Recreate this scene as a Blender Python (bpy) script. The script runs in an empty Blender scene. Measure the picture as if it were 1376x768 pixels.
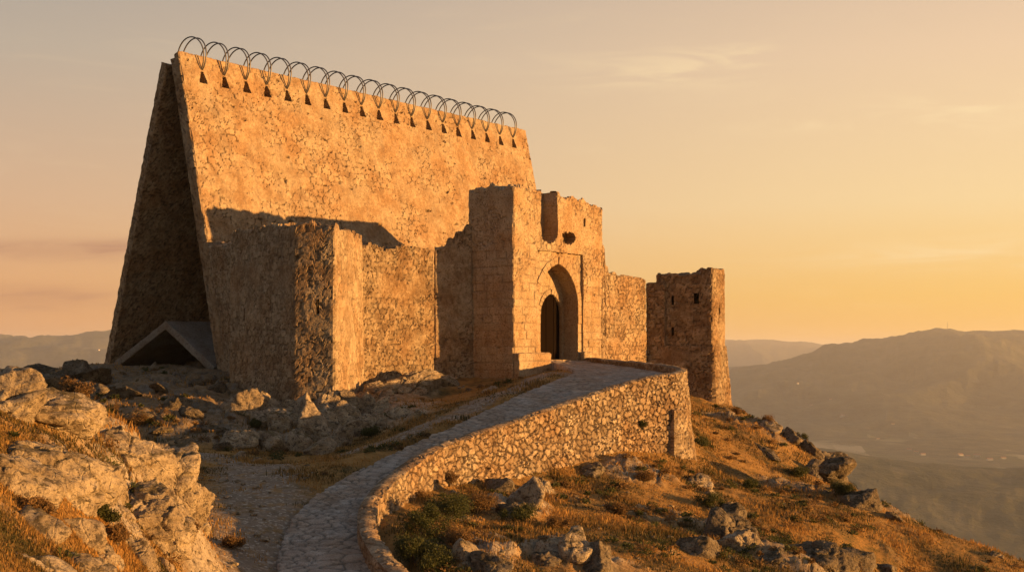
import bpy, bmesh, math, random, time
import numpy as np
from mathutils import Vector
T0 = time.time()
SC = bpy.context.scene
COL = SC.collection
R = math.radians

# ------------------------------------------------------------------ camera
cam_d = bpy.data.cameras.new("camera"); cam = bpy.data.objects.new("camera", cam_d); COL.objects.link(cam)
FPX = 1700.0
cam_d.sensor_width = 36.0
cam_d.lens = 36.0 * FPX / 1376.0
cam_d.shift_y = 86.0 / 1376.0
cam_d.clip_start = 0.2; cam_d.clip_end = 60000
cam.location = (0, 0, 0); cam.rotation_euler = (R(90), 0, 0)
SC.camera = cam

# ------------------------------------------------------------------ sun, sky, exposure
SUN_B = -12.0      # degrees from +X towards +Y
SUN_EL = 3.0
sv = Vector((math.cos(R(SUN_B)) * math.cos(R(SUN_EL)), math.sin(R(SUN_B)) * math.cos(R(SUN_EL)), math.sin(R(SUN_EL))))
sd = bpy.data.lights.new("sun", 'SUN'); so = bpy.data.objects.new("sun", sd); COL.objects.link(so)
sd.energy = 5.0; sd.angle = R(0.6); sd.color = (1.0, 0.52, 0.16)
so.rotation_euler = (-sv).to_track_quat('-Z', 'Y').to_euler()
so.location = (60, 40, 40)

W = bpy.data.worlds.new("World"); SC.world = W; W.use_nodes = True
nt = W.node_tree; nt.nodes.clear()
def WN(t, **k):
    n = nt.nodes.new(t)
    for a, b in k.items(): setattr(n, a, b)
    return n
def wl(a, b): nt.links.new(a, b)
sky = WN('ShaderNodeTexSky', sky_type='NISHITA'); sky.sun_disc = False
sky.sun_elevation = R(SUN_EL); sky.sun_rotation = R(90 - SUN_B)
sky.air_density = 1.0; sky.dust_density = 4.0; sky.ozone_density = 1.0; sky.altitude = 600
bg = WN('ShaderNodeBackground'); out = WN('ShaderNodeOutputWorld')
bg.inputs['Strength'].default_value = 0.14
tc = WN('ShaderNodeTexCoord'); sep = WN('ShaderNodeSeparateXYZ'); wl(tc.outputs['Generated'], sep.inputs[0])
def wmath(op, a, b=None, c=None, clamp=False):
    n = WN('ShaderNodeMath', operation=op); n.use_clamp = clamp
    for i, v in enumerate((a, b, c)):
        if v is None: continue
        if isinstance(v, (int, float)): n.inputs[i].default_value = v
        else: wl(v, n.inputs[i])
    return n.outputs[0]
def wmix(f, a, b, mode='MIX'):
    n = WN('ShaderNodeMix', data_type='RGBA', blend_type=mode)
    for k, v in ((0, f), (6, a), (7, b)):
        if isinstance(v, (int, float)): n.inputs[k].default_value = v
        elif isinstance(v, tuple): n.inputs[k].default_value = (*v, 1)
        else: wl(v, n.inputs[k])
    return n.outputs[2]
def wramp(f, pts):
    n = WN('ShaderNodeValToRGB'); e = n.color_ramp.elements
    while len(e) < len(pts): e.new(0.5)
    for i, (p, c) in enumerate(pts): e[i].position = p; e[i].color = (*c, 1)
    wl(f, n.inputs[0]); return n.outputs[0]
# golden-hour grading of the physical sky: elevation and azimuth to the sun
elev = wmath('MULTIPLY', wmath('ARCSINE', sep.outputs[2]), 180 / math.pi)
t_el = wmath('DIVIDE', elev, 40.0, clamp=True)
K = 1 / 0.14
def lin(c): return tuple(((v / 255) / 12.92 if v / 255 < .04045 else ((v / 255 + .055) / 1.055) ** 2.4) for v in c)
EXPO = 1.40
def skc(*c): return tuple(v * K / (2 ** EXPO) for v in lin(c))
warm = wramp(t_el, [(0.0, skc(255, 192, 96)), (0.06, skc(255, 202, 110)), (0.16, skc(255, 219, 160)), (0.32, skc(246, 209, 168)), (0.42, skc(228, 196, 164)), (0.60, skc(176, 172, 168)), (0.8, skc(158, 162, 168)), (1.0, skc(150, 156, 168))])
cool = wramp(t_el, [(0.0, skc(232, 160, 104)), (0.06, skc(230, 168, 116)), (0.16, skc(218, 174, 138)), (0.32, skc(188, 170, 150)), (0.42, skc(168, 158, 148)), (0.60, skc(160, 160, 160)), (0.8, skc(152, 157, 166)), (1.0, skc(148, 154, 168))])
azd = wmath('ADD', wmath('MULTIPLY', sep.outputs[0], math.cos(R(SUN_B))), wmath('MULTIPLY', sep.outputs[1], math.sin(R(SUN_B))))
f_az = WN('ShaderNodeMapRange', interpolation_type='SMOOTHSTEP'); wl(azd, f_az.inputs[0])
f_az.inputs[1].default_value = -0.68; f_az.inputs[2].default_value = 0.28
grad = wmix(f_az.outputs[0], cool, warm)
skyc = wmix(0.92, sky.outputs[0], grad)
behind = WN('ShaderNodeMapRange', interpolation_type='SMOOTHSTEP'); wl(sep.outputs[1], behind.inputs[0]); behind.inputs[1].default_value = .45; behind.inputs[2].default_value = -.35
skyc = wmix(behind.outputs[0], skyc, wmix(1.0, skyc, (.50, .60, .72), 'MULTIPLY'))
# thin clouds
mp = WN('ShaderNodeMapping'); wl(tc.outputs['Generated'], mp.inputs[0]); mp.inputs['Scale'].default_value = (6.5, 6.5, 42); mp.inputs['Rotation'].default_value = (0.0, R(9), 0)
nz = WN('ShaderNodeTexNoise'); wl(mp.outputs[0], nz.inputs[0]); nz.inputs['Scale'].default_value = 1.6; nz.inputs['Detail'].default_value = 9; nz.inputs['Roughness'].default_value = .58; nz.inputs['Distortion'].default_value = .9
def patch(px, py, wx, wy):
    dx, dz = (px - 688) / FPX, (470 - py) / FPX
    v = Vector((dx, 1, dz)).normalized()
    ax = wmath('ARCTAN2', sep.outputs[0], sep.outputs[1])
    a = wmath('DIVIDE', wmath('SUBTRACT', ax, math.atan2(dx, 1)), wx / FPX)
    b = wmath('DIVIDE', wmath('SUBTRACT', sep.outputs[2], v.z), wy / FPX)
    return wmath('EXPONENT', wmath('MULTIPLY', wmath('ADD', wmath('MULTIPLY', a, a), wmath('MULTIPLY', b, b)), -1.0))
wisp = None
for p in ((890, 98, 110, 24), (985, 72, 50, 14), (1078, 172, 75, 8), (1300, 148, 110, 22), (1340, 340, 200, 16)):
    q = patch(*p); wisp = q if wisp is None else wmath('ADD', wisp, q)
cm = WN('ShaderNodeMapRange', interpolation_type='SMOOTHSTEP'); wl(nz.outputs[0], cm.inputs[0]); cm.inputs[1].default_value = .40; cm.inputs[2].default_value = .64
broad = WN('ShaderNodeMapRange', interpolation_type='SMOOTHSTEP'); wl(nz.outputs[0], broad.inputs[0]); broad.inputs[1].default_value = .5; broad.inputs[2].default_value = .9
cf = wmath('ADD', wmath('MULTIPLY', wmath('MULTIPLY', wisp, cm.outputs[0]), .5), wmath('MULTIPLY', broad.outputs[0], .12), clamp=True)
skyc = wmix(cf, skyc, skc(255, 226, 176))
dk = None
for p in ((60, 338, 130, 11), (150, 328, 60, 7), (40, 400, 120, 14)):
    q = patch(*p); dk = q if dk is None else wmath('ADD', dk, q)
skyc = wmix(wmath('MULTIPLY', wmath('MULTIPLY', dk, wmath('ADD', wmath('MULTIPLY', cm.outputs[0], .6), .4)), .75, clamp=True), skyc, skc(168, 116, 98))
wl(skyc, bg.inputs[0]); wl(bg.outputs[0], out.inputs[0])

vs = SC.view_settings
vs.view_transform = 'Standard'; vs.look = 'None'; vs.exposure = EXPO; vs.gamma = 1
SC.render.engine = 'CYCLES'
SC.cycles.use_denoising = True
SC.cycles.max_bounces = 4; SC.cycles.diffuse_bounces = 3; SC.cycles.glossy_bounces = 1; SC.cycles.transmission_bounces = 1
SC.cycles.volume_bounces = 0; SC.cycles.transparent_max_bounces = 8

# ------------------------------------------------------------------ noise
rng0 = np.random.RandomState(7)
PERM = np.tile(rng0.permutation(256), 3).astype(np.int32)
G3 = rng0.randn(256, 3); G3 /= np.linalg.norm(G3, axis=1)[:, None]
RND = rng0.rand(256, 4)
def perlin(x, y, z):
    xi = np.floor(x).astype(np.int64); yi = np.floor(y).astype(np.int64); zi = np.floor(z).astype(np.int64)
    fx, fy, fz = x - xi, y - yi, z - zi
    u, v, w = (t * t * t * (t * (t * 6 - 15) + 10) for t in (fx, fy, fz))
    X, Y, Z = xi & 255, yi & 255, zi & 255
    def g(a, b, c):
        h = PERM[PERM[PERM[(X + a) & 255] + ((Y + b) & 255)] + ((Z + c) & 255)]
        q = G3[h]
        return q[..., 0] * (fx - a) + q[..., 1] * (fy - b) + q[..., 2] * (fz - c)
    def L(a, b, t): return a + t * (b - a)
    return 1.6 * L(L(L(g(0,0,0), g(1,0,0), u), L(g(0,1,0), g(1,1,0), u), v), L(L(g(0,0,1), g(1,0,1), u), L(g(0,1,1), g(1,1,1), u), v), w)
def fbm(x, y, z=0.0, o=4, gain=.5, ridged=False):
    x = np.asarray(x, float); y = np.asarray(y, float); z = np.zeros_like(x) + z
    s = np.zeros_like(x); a = 1.0; t = 0
    for i in range(o):
        n = perlin(x + 17.3 * i, y - 9.1 * i, z + 5.7 * i)
        if ridged: n = 1 - 2 * np.abs(n)
        s += a * n; t += a; a *= gain; x = x * 2.03; y = y * 2.03; z = z * 2.03
    return s / t
def rnd2(ix, iy, seed):
    h = PERM[PERM[(ix + seed * 31) & 255] + ((iy + seed * 57) & 255)]
    h2 = PERM[h + ((ix // 256 + seed) & 255)]
    return RND[h], RND[h2]
def worley2(x, y, seed=0, jit=.4, offset=True, jy=None):
    jy = jit if jy is None else jy
    yi = np.floor(y).astype(np.int64)
    f1 = np.full(x.shape, 9.0); f2 = np.full(x.shape, 9.0); cid = np.zeros(x.shape)
    for dy in (-1, 0, 1):
        cy = yi + dy
        off = (cy & 1) * .5 if offset else 0
        xo = x - off
        xi = np.floor(xo).astype(np.int64)
        for dx in (-1, 0, 1):
            cx = xi + dx
            r, _ = rnd2(cx, cy, seed)
            px = cx + .5 + (r[..., 0] - .5) * 2 * jit; py = cy + .5 + (r[..., 1] - .5) * 2 * jy
            d = np.hypot(xo - px, y - py)
            c = d < f1
            f2 = np.where(c, f1, np.minimum(f2, d)); cid = np.where(c, r[..., 2], cid); f1 = np.where(c, d, f1)
    return f1, f2 - f1, cid
def worley3(x, y, z, seed=0, ids=False):
    xi, yi, zi = (np.floor(t).astype(np.int64) for t in (x, y, z))
    f1 = np.full(x.shape, 9.0); f2 = np.full(x.shape, 9.0); cid = np.zeros(x.shape)
    for a in (-1, 0, 1):
        for b in (-1, 0, 1):
            for c in (-1, 0, 1):
                h = PERM[PERM[PERM[(xi + a + seed) & 255] + ((yi + b) & 255)] + ((zi + c) & 255)]
                r = RND[h]
                d = np.sqrt((x - xi - a - r[..., 0]) ** 2 + (y - yi - b - r[..., 1]) ** 2 + (z - zi - c - r[..., 2]) ** 2)
                m = d < f1
                f2 = np.where(m, f1, np.minimum(f2, d)); f1 = np.where(m, d, f1); cid = np.where(m, r[..., 3], cid)
    return (f1, f2 - f1, cid) if ids else (f1, f2 - f1)
def sstep(a, b, x):
    t = np.clip((x - a) / (b - a), 0, 1); return t * t * (3 - 2 * t)

# ------------------------------------------------------------------ masonry patterns: (u, v) in metres -> displacement, stone tone, stone mask
def rubble(sx=.48, sy=.30, depth=.05, plaster=0.0, seed=0, big=.07, pits=.5, jit=.36, gap=.16, warp=.07, few=0.):
    sx, sy = sx * .74, sy * .76
    def f(u, v):
        wu = u + warp * fbm(u / .5, v / .5, seed + .5, 3); wv = v + warp * .8 * fbm(u / .5, v / .5, seed + 8.5, 3)
        f1, e, c = worley2(wu / sx + 100, wv / sy + 100, seed, jit, True, jit * .5 if jit < .42 else jit)
        f1b, eb, cb = worley2(wu / (sx * .62) + 50, wv / (sy * .62) + 50, seed + 3, .40)
        small = (c > .74 + few) | (fbm(u / 1.1, v / .9, seed + 30.3, 3) > .22 + few)
        gap_ = gap * (1 + 1.6 * fbm(u / .5, v / .5, seed + 40.1, 3))
        e = np.where(small, eb * .8, e); c = np.where(small, cb, c)
        st = sstep(0.0, np.maximum(gap_, .05), e)
        d = depth * (st - 1) + depth * .7 * (c - .5) * st
        P = .9 * sstep(.62 - plaster * .3, .70 - plaster * .3, .5 + .5 * fbm(u / 2.3, v / 1.9, seed + 3.3, 5, .6)) if plaster > 0 else np.zeros_like(u)
        d = d * (1 - .85 * P) + P * (.02 + .018 * fbm(u / .25, v / .25, seed + 1.7, 3))
        st = st + (1 - st) * P * .85
        d = d + big * fbm(u / 2.4, v / 1.8, seed + 21.1, 3) + .012 * fbm(u / .16, v / .16, seed + 2.2, 2)
        pn = fbm(u / .55, v / .33, seed + 13.0, 3)
        pit = sstep(.43, .62, pn) * pits
        d = d - .16 * pit
        return d, np.clip(c * (1 - P) + P * (.55 + .3 * fbm(u / .7, v / .7, seed + 4.4, 2)), 0, 1), st * (1 - .6 * pit)
    return f
def ashlar(bw=.62, bh=.36, depth=.022, seed=0, wear=.5):
    def f(u, v):
        row = np.floor(v / bh).astype(np.int64)
        r, _ = rnd2(row, row * 0 + 5, seed)
        uu = u / bw + r[..., 0] * 3 + .12 * np.sin(u * 2 + row)
        col = np.floor(uu).astype(np.int64)
        c, _ = rnd2(col, row, seed + 9)
        eu = np.minimum(uu - col, 1 - (uu - col)) * bw; ev = np.minimum(v / bh - row, 1 - (v / bh - row)) * bh
        e = np.minimum(eu, ev)
        st = sstep(.0, .035, e)
        P = sstep(.42, .62, .5 + .5 * fbm(u / 1.7, v / 1.5, seed + 6.6, 3)) * wear
        w = fbm(u / .35, v / .25, seed + 3.0, 4)
        d = depth * (st - 1) * (1 - P) + depth * 1.1 * (c[..., 1] - .5) + .022 * w + .05 * fbm(u / 2., v / 2., seed + 2.4, 2)
        pit = sstep(.42, .6, fbm(u / .4, v / .28, seed + 15.0, 3))
        return d - .11 * pit, c[..., 0], (st + (1 - st) * P) * (1 - .5 * pit)
    return f

# ------------------------------------------------------------------ mesh helpers
def mk(name, V, F, mat, parent=None, attrs=None, smooth=False):
    me = bpy.data.meshes.new(name)
    V = np.asarray(V, np.float32); F = np.asarray(F, np.int32)
    k = F.shape[1]
    me.vertices.add(len(V)); me.vertices.foreach_set('co', V.ravel())
    me.loops.add(F.size); me.loops.foreach_set('vertex_index', F.ravel())
    me.polygons.add(len(F)); me.polygons.foreach_set('loop_start', np.arange(0, F.size, k, dtype=np.int32))
    me.update(calc_edges=True)
    me.polygons.foreach_set('use_smooth', np.full(len(F), smooth, bool))
    if attrs:
        for a, d in attrs.items():
            at = me.attributes.new(a, 'FLOAT', 'POINT'); at.data.foreach_set('value', np.asarray(d, np.float32))
    me.materials.append(mat)
    o = bpy.data.objects.new(name, me); COL.objects.link(o)
    if parent: o.parent = parent
    return o
class MB:
    """collects grids with attributes"""
    def __init__(s): s.V = []; s.F = []; s.A = []; s.n = 0
    def add(s, V, F, A):
        s.V.append(V); s.F.append(np.asarray(F) + s.n); s.A.append(A); s.n += len(V)
    def build(s, name, mat, parent=None, smooth=False):
        A = np.concatenate(s.A)
        return mk(name, np.concatenate(s.V), np.concatenate(s.F), mat, parent, {'tone': A[:, 0], 'stone': A[:, 1]}, smooth)
def gridf(nu, nv):
    i, j = np.meshgrid(np.arange(nu - 1), np.arange(nv - 1), indexing='ij')
    a = (i * nv + j).ravel()
    return np.stack([a, a + nv, a + nv + 1, a + 1], 1)
def tag(o, label=None, cat=None, group=None, kind=None):
    if label: o['label'] = label
    if cat: o['category'] = cat
    if group: o['group'] = group
    if kind: o['kind'] = kind
    return o
def empty(name, loc):
    o = bpy.data.objects.new(name, None); COL.objects.link(o); o.location = loc; return o
def adopt(root, *kids):
    """parent children that were built in world coordinates"""
    off = Vector(root.location)
    for k in kids:
        k.parent = root; k.location = Vector(k.location) - off
    return root

V3 = lambda *a: np.array(a, float)
A1 = R(37.7)
D1 = V3(math.sin(A1), math.cos(A1), 0); D2 = V3(-math.cos(A1), math.sin(A1), 0); N1 = -D2; UP = V3(0, 0, 1)
def PX(px, py, Y): return V3((px - 688) / FPX * Y, Y, (470 - py) / FPX * Y)

def edge_disp(P):   # displacement of corners, from the world position only, so that neighbouring faces agree
    return .05 * fbm(P[:, 0] / .35, P[:, 1] / .35, P[:, 2] / .3, 3) - .03

def panel(mb, O, U, V, N, Wd, H, T, res, pat, top=None, openings=(), back=True, base=None, amp=1.0, lid_skip=None):
    """a masonry slab; front face at O + u U + v V, thickness T towards -N"""
    nu = max(2, int(round(Wd / res)) + 1); nt_ = max(3, int(round(T / res)) + 1)
    if top is None: top = lambda u, t: np.zeros_like(u) + H
    hmax = H
    nv = max(2, int(round(hmax / res)) + 1)
    def world(u, v, t): return O + u[:, None] * U + v[:, None] * V - t[:, None] * N
    def finish(u, v, t, nrm_list, pu, pv):
        P = world(u, v, t)
        nr = np.zeros((len(u), 3)); cnt = np.zeros(len(u))
        for m, n in nrm_list:
            nr[m] += n; cnt[m] += 1
        nr /= np.maximum(np.linalg.norm(nr, axis=1), 1e-9)[:, None]
        d, tone, st = pat(pu, pv)
        ed = edge_disp(P)
        d = np.where(cnt > 1, ed, d) * amp
        return P + nr * d[:, None], np.stack([tone, st], 1), nr * d[:, None]
    # front
    ug, vg = np.meshgrid(np.linspace(0, Wd, nu), np.linspace(0, 1, nv), indexing='ij')
    u = ug.ravel(); tp = top(u, np.zeros_like(u)); v = vg.ravel() * tp
    u0 = u.copy()
    isb = (ug.ravel() < 1e-6) | (ug.ravel() > Wd - 1e-6) | (vg.ravel() > 1 - 1e-9)
    for sdf, dep in openings:
        d = sdf(u, v); e = 1e-3
        gx = (sdf(u + e, v) - d) / e; gy = (sdf(u, v + e) - d) / e
        m = (np.abs(d) < .55 * res) & ~isb
        u = np.where(m, u - d * gx, u); v = np.where(m, v - d * gy, v)
    F = gridf(nu, nv)
    P, A, dv = finish(u, v, u * 0, [(np.ones(len(u), bool), N), (ug.ravel() < 1e-6, -U), (ug.ravel() > Wd - 1e-6, U), (vg.ravel() > 1 - 1e-9, V)], u, v)
    if openings:
        cu = u[F].mean(1); cv = v[F].mean(1); dep = np.zeros(len(F))
        for sdf, dp in openings: dep = np.where((sdf(cu, cv) < 0), np.maximum(dep, dp), dep)
        lv = np.unique(dep)
        for L in lv:
            FF = F[dep == L]; ids, inv = np.unique(FF, return_inverse=True)
            k = 1.0 if L == 0 else .6
            mb.add(P[ids] - dv[ids] * (1 - k) - L * N, inv.reshape(FF.shape), A[ids])
        D = dep.reshape(nu - 1, nv - 1)
        def strip(a, b, d0, d1):
            d0, d1 = min(d0, d1), max(d0, d1); n = max(2, int(math.ceil((d1 - d0) / res)) + 1)
            k0 = 1. if d0 == 0 else .6
            t = np.linspace(0, 1, n)[:, None]
            kk = k0 + (.6 - k0) * t
            Pa = P[a] - dv[a] * (1 - kk) - (d0 + (d1 - d0) * t) * N; Pb = P[b] - dv[b] * (1 - kk) - (d0 + (d1 - d0) * t) * N
            ring = np.stack([Pa, Pb], 1).reshape(-1, 3)
            mid = np.repeat(1 - np.abs(2 * np.linspace(0, 1, n) - 1), 2)
            jt = fbm(ring[:, 0] / .3, ring[:, 1] / .3, ring[:, 2] / .3, 2) * .03
            ring = ring + (jt * np.minimum(mid * 3, 1))[:, None] * (U + V)
            mb.add(ring, gridf(n, 2), np.stack([np.full(n * 2, .45) + jt * 6, np.full(n * 2, .85)], 1))
        I, J = np.nonzero(D[1:, :] != D[:-1, :])
        for i, j in zip(I, J): strip((i + 1) * nv + j, (i + 1) * nv + j + 1, D[i, j], D[i + 1, j])
        I, J = np.nonzero(D[:, 1:] != D[:, :-1])
        for i, j in zip(I, J): strip(i * nv + j + 1, (i + 1) * nv + j + 1, D[i, j], D[i, j + 1])
    else:
        mb.add(P, F, A)
    # back
    if back:
        u = ug.ravel(); v = vg.ravel() * top(u, np.zeros_like(u) + T)
        P, A, _ = finish(u, v, u * 0 + T, [(np.ones(len(u), bool), -N), (u < 1e-6, -U), (u > Wd - 1e-6, U), (vg.ravel() > 1 - 1e-9, V)], u + 57.3, v + 31)
        mb.add(P, F, A)
    # ends
    tg, vg2 = np.meshgrid(np.linspace(0, T, nt_), np.linspace(0, 1, nv), indexing='ij')
    t = tg.ravel()
    for uu, nn in ((0.0, -U), (Wd, U)):
        u = np.full(len(t), uu); v = vg2.ravel() * top(u, t)
        P, A, _ = finish(u, v, t, [(np.ones(len(u), bool), nn), (t < 1e-6, N), (t > T - 1e-6, -N), (vg2.ravel() > 1 - 1e-9, V)], t + 83.1 + uu, v)
        mb.add(P, gridf(nt_, nv), A)
    # top
    ug3, tg3 = np.meshgrid(np.linspace(0, Wd, nu), np.linspace(0, T, nt_), indexing='ij')
    u = ug3.ravel(); t = tg3.ravel(); v = top(u, t)
    P, A, _ = finish(u, v, t, [(np.ones(len(u), bool), V), (u < 1e-6, -U), (u > Wd - 1e-6, U), (t < 1e-6, N), (t > T - 1e-6, -N)], u, t + 140)
    Ft = gridf(nu, nt_)
    if lid_skip is not None: Ft = Ft[~lid_skip(u[Ft].mean(1), t[Ft].mean(1))]
    mb.add(P, Ft, A)

def prism(mb, poly, z0, top, res, pat, batter=0.0, plaster_edges=None, openings=()):
    """a tower on a convex plan (counter-clockwise from above), ragged top given by top(x, y); openings: (edge index, sdf(u_from_edge_start, z), depth)"""
    poly = np.asarray(poly, float); n = len(poly); c = poly.mean(0)
    pts = []; nrm = []; eidx = []; ul = []; corner = []
    en = []
    for i in range(n):
        d = poly[(i + 1) % n] - poly[i]; d /= np.linalg.norm(d); en.append(V3(d[1], -d[0]))
    for i in range(n):
        a, b = poly[i], poly[(i + 1) % n]; L = np.linalg.norm(b - a); k = max(2, int(round(L / res)))
        for j in range(k):
            pts.append(a + (b - a) * j / k); eidx.append(i); ul.append(L * j / k)
            nn = en[i] if j else (en[i] + en[i - 1]) / np.linalg.norm(en[i] + en[i - 1])
            nrm.append(nn); corner.append(j == 0)
    pts.append(pts[0]); nrm.append(nrm[0]); eidx.append(n - 1); ul.append(np.linalg.norm(poly[0] - poly[-1])); corner.append(True)
    pts = np.array(pts); nrm = np.array(nrm); corner = np.array(corner); m = len(pts)
    per = np.concatenate([[0], np.cumsum(np.linalg.norm(np.diff(pts, axis=0), axis=1))])
    zt = top(pts[:, 0], pts[:, 1]); zt[-1] = zt[0]
    nv = max(3, int(round((zt.max() - z0) / res)) + 1)
    tv = np.linspace(0, 1, nv)
    Z = z0 + (zt[:, None] - z0) * tv[None]
    S = np.repeat(per[:, None], nv, 1)
    d, tone, st = pat(S.ravel(), Z.ravel())
    X = np.repeat(pts[:, 0][:, None], nv, 1).ravel(); Y = np.repeat(pts[:, 1][:, None], nv, 1).ravel()
    P = np.stack([X, Y, Z.ravel()], 1)
    cr = np.repeat(corner[:, None], nv, 1).ravel() | (np.repeat(tv[None], m, 0).ravel() > 1 - 1e-9)
    cw = np.repeat(np.where(corner, 1.3, 1.0)[:, None], nv, 1).ravel()
    d = np.where(cr, edge_disp(P), d)
    bt = batter * (1 - np.repeat(tv[None], m, 0).ravel())
    NN = np.repeat(nrm[:, None, :], nv, 1).reshape(-1, 2)
    P[:, :2] += NN * (d * cw + bt)[:, None]
    F = gridf(m, nv)
    if openings:
        ei = np.repeat(np.array(eidx)[:, None], nv, 1).ravel(); uu = np.repeat(np.array(ul)[:, None], nv, 1).ravel()
        dep = np.zeros(len(F)); cu = uu[F[:, [0, 3]]].mean(1) + res / 2; cz = Z.ravel()[F].mean(1); ce = ei[F[:, 0]]
        for e, sdf, dp in openings: dep = np.where((ce == e) & (sdf(cu, cz) < 0), dp, dep)
        A = np.stack([tone, st], 1)
        mb.add(P, F[dep == 0], A)
        for q in np.nonzero(dep)[0]:
            quad = F[q]; off = np.concatenate([-NN[quad[0]] * dep[q], [0]]) if NN.shape[1] == 2 else -NN[quad[0]] * dep[q]
            Pq = P[quad]; Pi = Pq + off
            mb.add(np.concatenate([Pq, Pi]), [[4, 5, 6, 7], [0, 1, 5, 4], [1, 2, 6, 5], [2, 3, 7, 6], [3, 0, 4, 7]], A[np.concatenate([quad, quad])])
    else:
        mb.add(P, F, np.stack([tone, st], 1))
    # cap
    rim = P.reshape(m, nv, 3)[:, -1, :]
    cc = rim[:, :2].mean(0); nr = max(4, int(np.linalg.norm(rim[:, :2] - cc, axis=1).max() / .15))
    tt = np.linspace(0, 1, nr)[None, :, None]
    xy = rim[:, None, :2] * (1 - tt) + cc * tt
    zz = top(xy[..., 0].ravel(), xy[..., 1].ravel()).reshape(m, nr) + .05 * fbm(xy[..., 0].ravel() / .3, xy[..., 1].ravel() / .3, 3.3, 2).reshape(m, nr)
    zz[:, 0] = rim[:, 2]; zz[-1] = zz[0]
    Q = np.concatenate([xy, zz[..., None]], 2).reshape(-1, 3)
    dd, tone, st = pat(Q[:, 0], Q[:, 1])
    mb.add(Q, gridf(m, nr), np.stack([tone, st], 1))

# ------------------------------------------------------------------ materials
def new_mat(name):
    m = bpy.data.materials.new(name); m.use_nodes = True
    t = m.node_tree; b = t.nodes['Principled BSDF']; b.inputs['Roughness'].default_value = .95
    if 'Specular IOR Level' in b.inputs: b.inputs['Specular IOR Level'].default_value = .15
    return m, t, b
class NT:
    def __init__(s, t): s.t = t
    def n(s, ty, ins=None, **k):
        q = s.t.nodes.new(ty)
        for a, b in k.items(): setattr(q, a, b)
        for a, b in (ins or {}).items(): s.set(q, a, b)
        return q
    def set(s, q, a, b):
        if hasattr(b, 'links') or isinstance(b, bpy.types.NodeSocket): s.t.links.new(b, q.inputs[a])
        else:
            if isinstance(b, tuple) and len(b) == 3 and q.inputs[a].type == 'RGBA': b = (*b, 1)
            q.inputs[a].default_value = b
    def pos(s): return s.n('ShaderNodeNewGeometry').outputs['Position']
    def obj(s): return s.n('ShaderNodeTexCoord').outputs['Object']
    def attr(s, a): return s.n('ShaderNodeAttribute', attribute_name=a).outputs['Fac']
    def noise(s, vec, scale, detail=5, rough=.6, dist=0., w=None):
        return s.n('ShaderNodeTexNoise', {'Vector': vec, 'Scale': scale, 'Detail': detail, 'Roughness': rough, 'Distortion': dist}).outputs[0]
    def ramp(s, f, pts, interp='LINEAR'):
        q = s.n('ShaderNodeValToRGB', {0: f}); q.color_ramp.interpolation = interp; e = q.color_ramp.elements
        while len(e) < len(pts): e.new(.5)
        for i, (p, c) in enumerate(pts):
            e[i].position = p; e[i].color = (c, c, c, 1) if isinstance(c, (int, float)) else (*c, 1)
        return q.outputs[0]
    def mix(s, f, a, b, mode='MIX'):
        return s.n('ShaderNodeMix', {0: f, 6: a, 7: b}, data_type='RGBA', blend_type=mode).outputs[2]
    def math(s, op, a, b=0., clamp=False):
        return s.n('ShaderNodeMath', {0: a, 1: b}, operation=op, use_clamp=clamp).outputs[0]
    def map(s, vec, scale, rot=(0, 0, 0)):
        return s.n('ShaderNodeMapping', {'Vector': vec, 'Scale': scale, 'Rotation': rot}).outputs[0]
    def bump(s, h, dist, strength=1., normal=None):
        d = {'Height': h, 'Distance': dist, 'Strength': strength}
        if normal is not None: d['Normal'] = normal
        return s.n('ShaderNodeBump', d).outputs[0]

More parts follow.
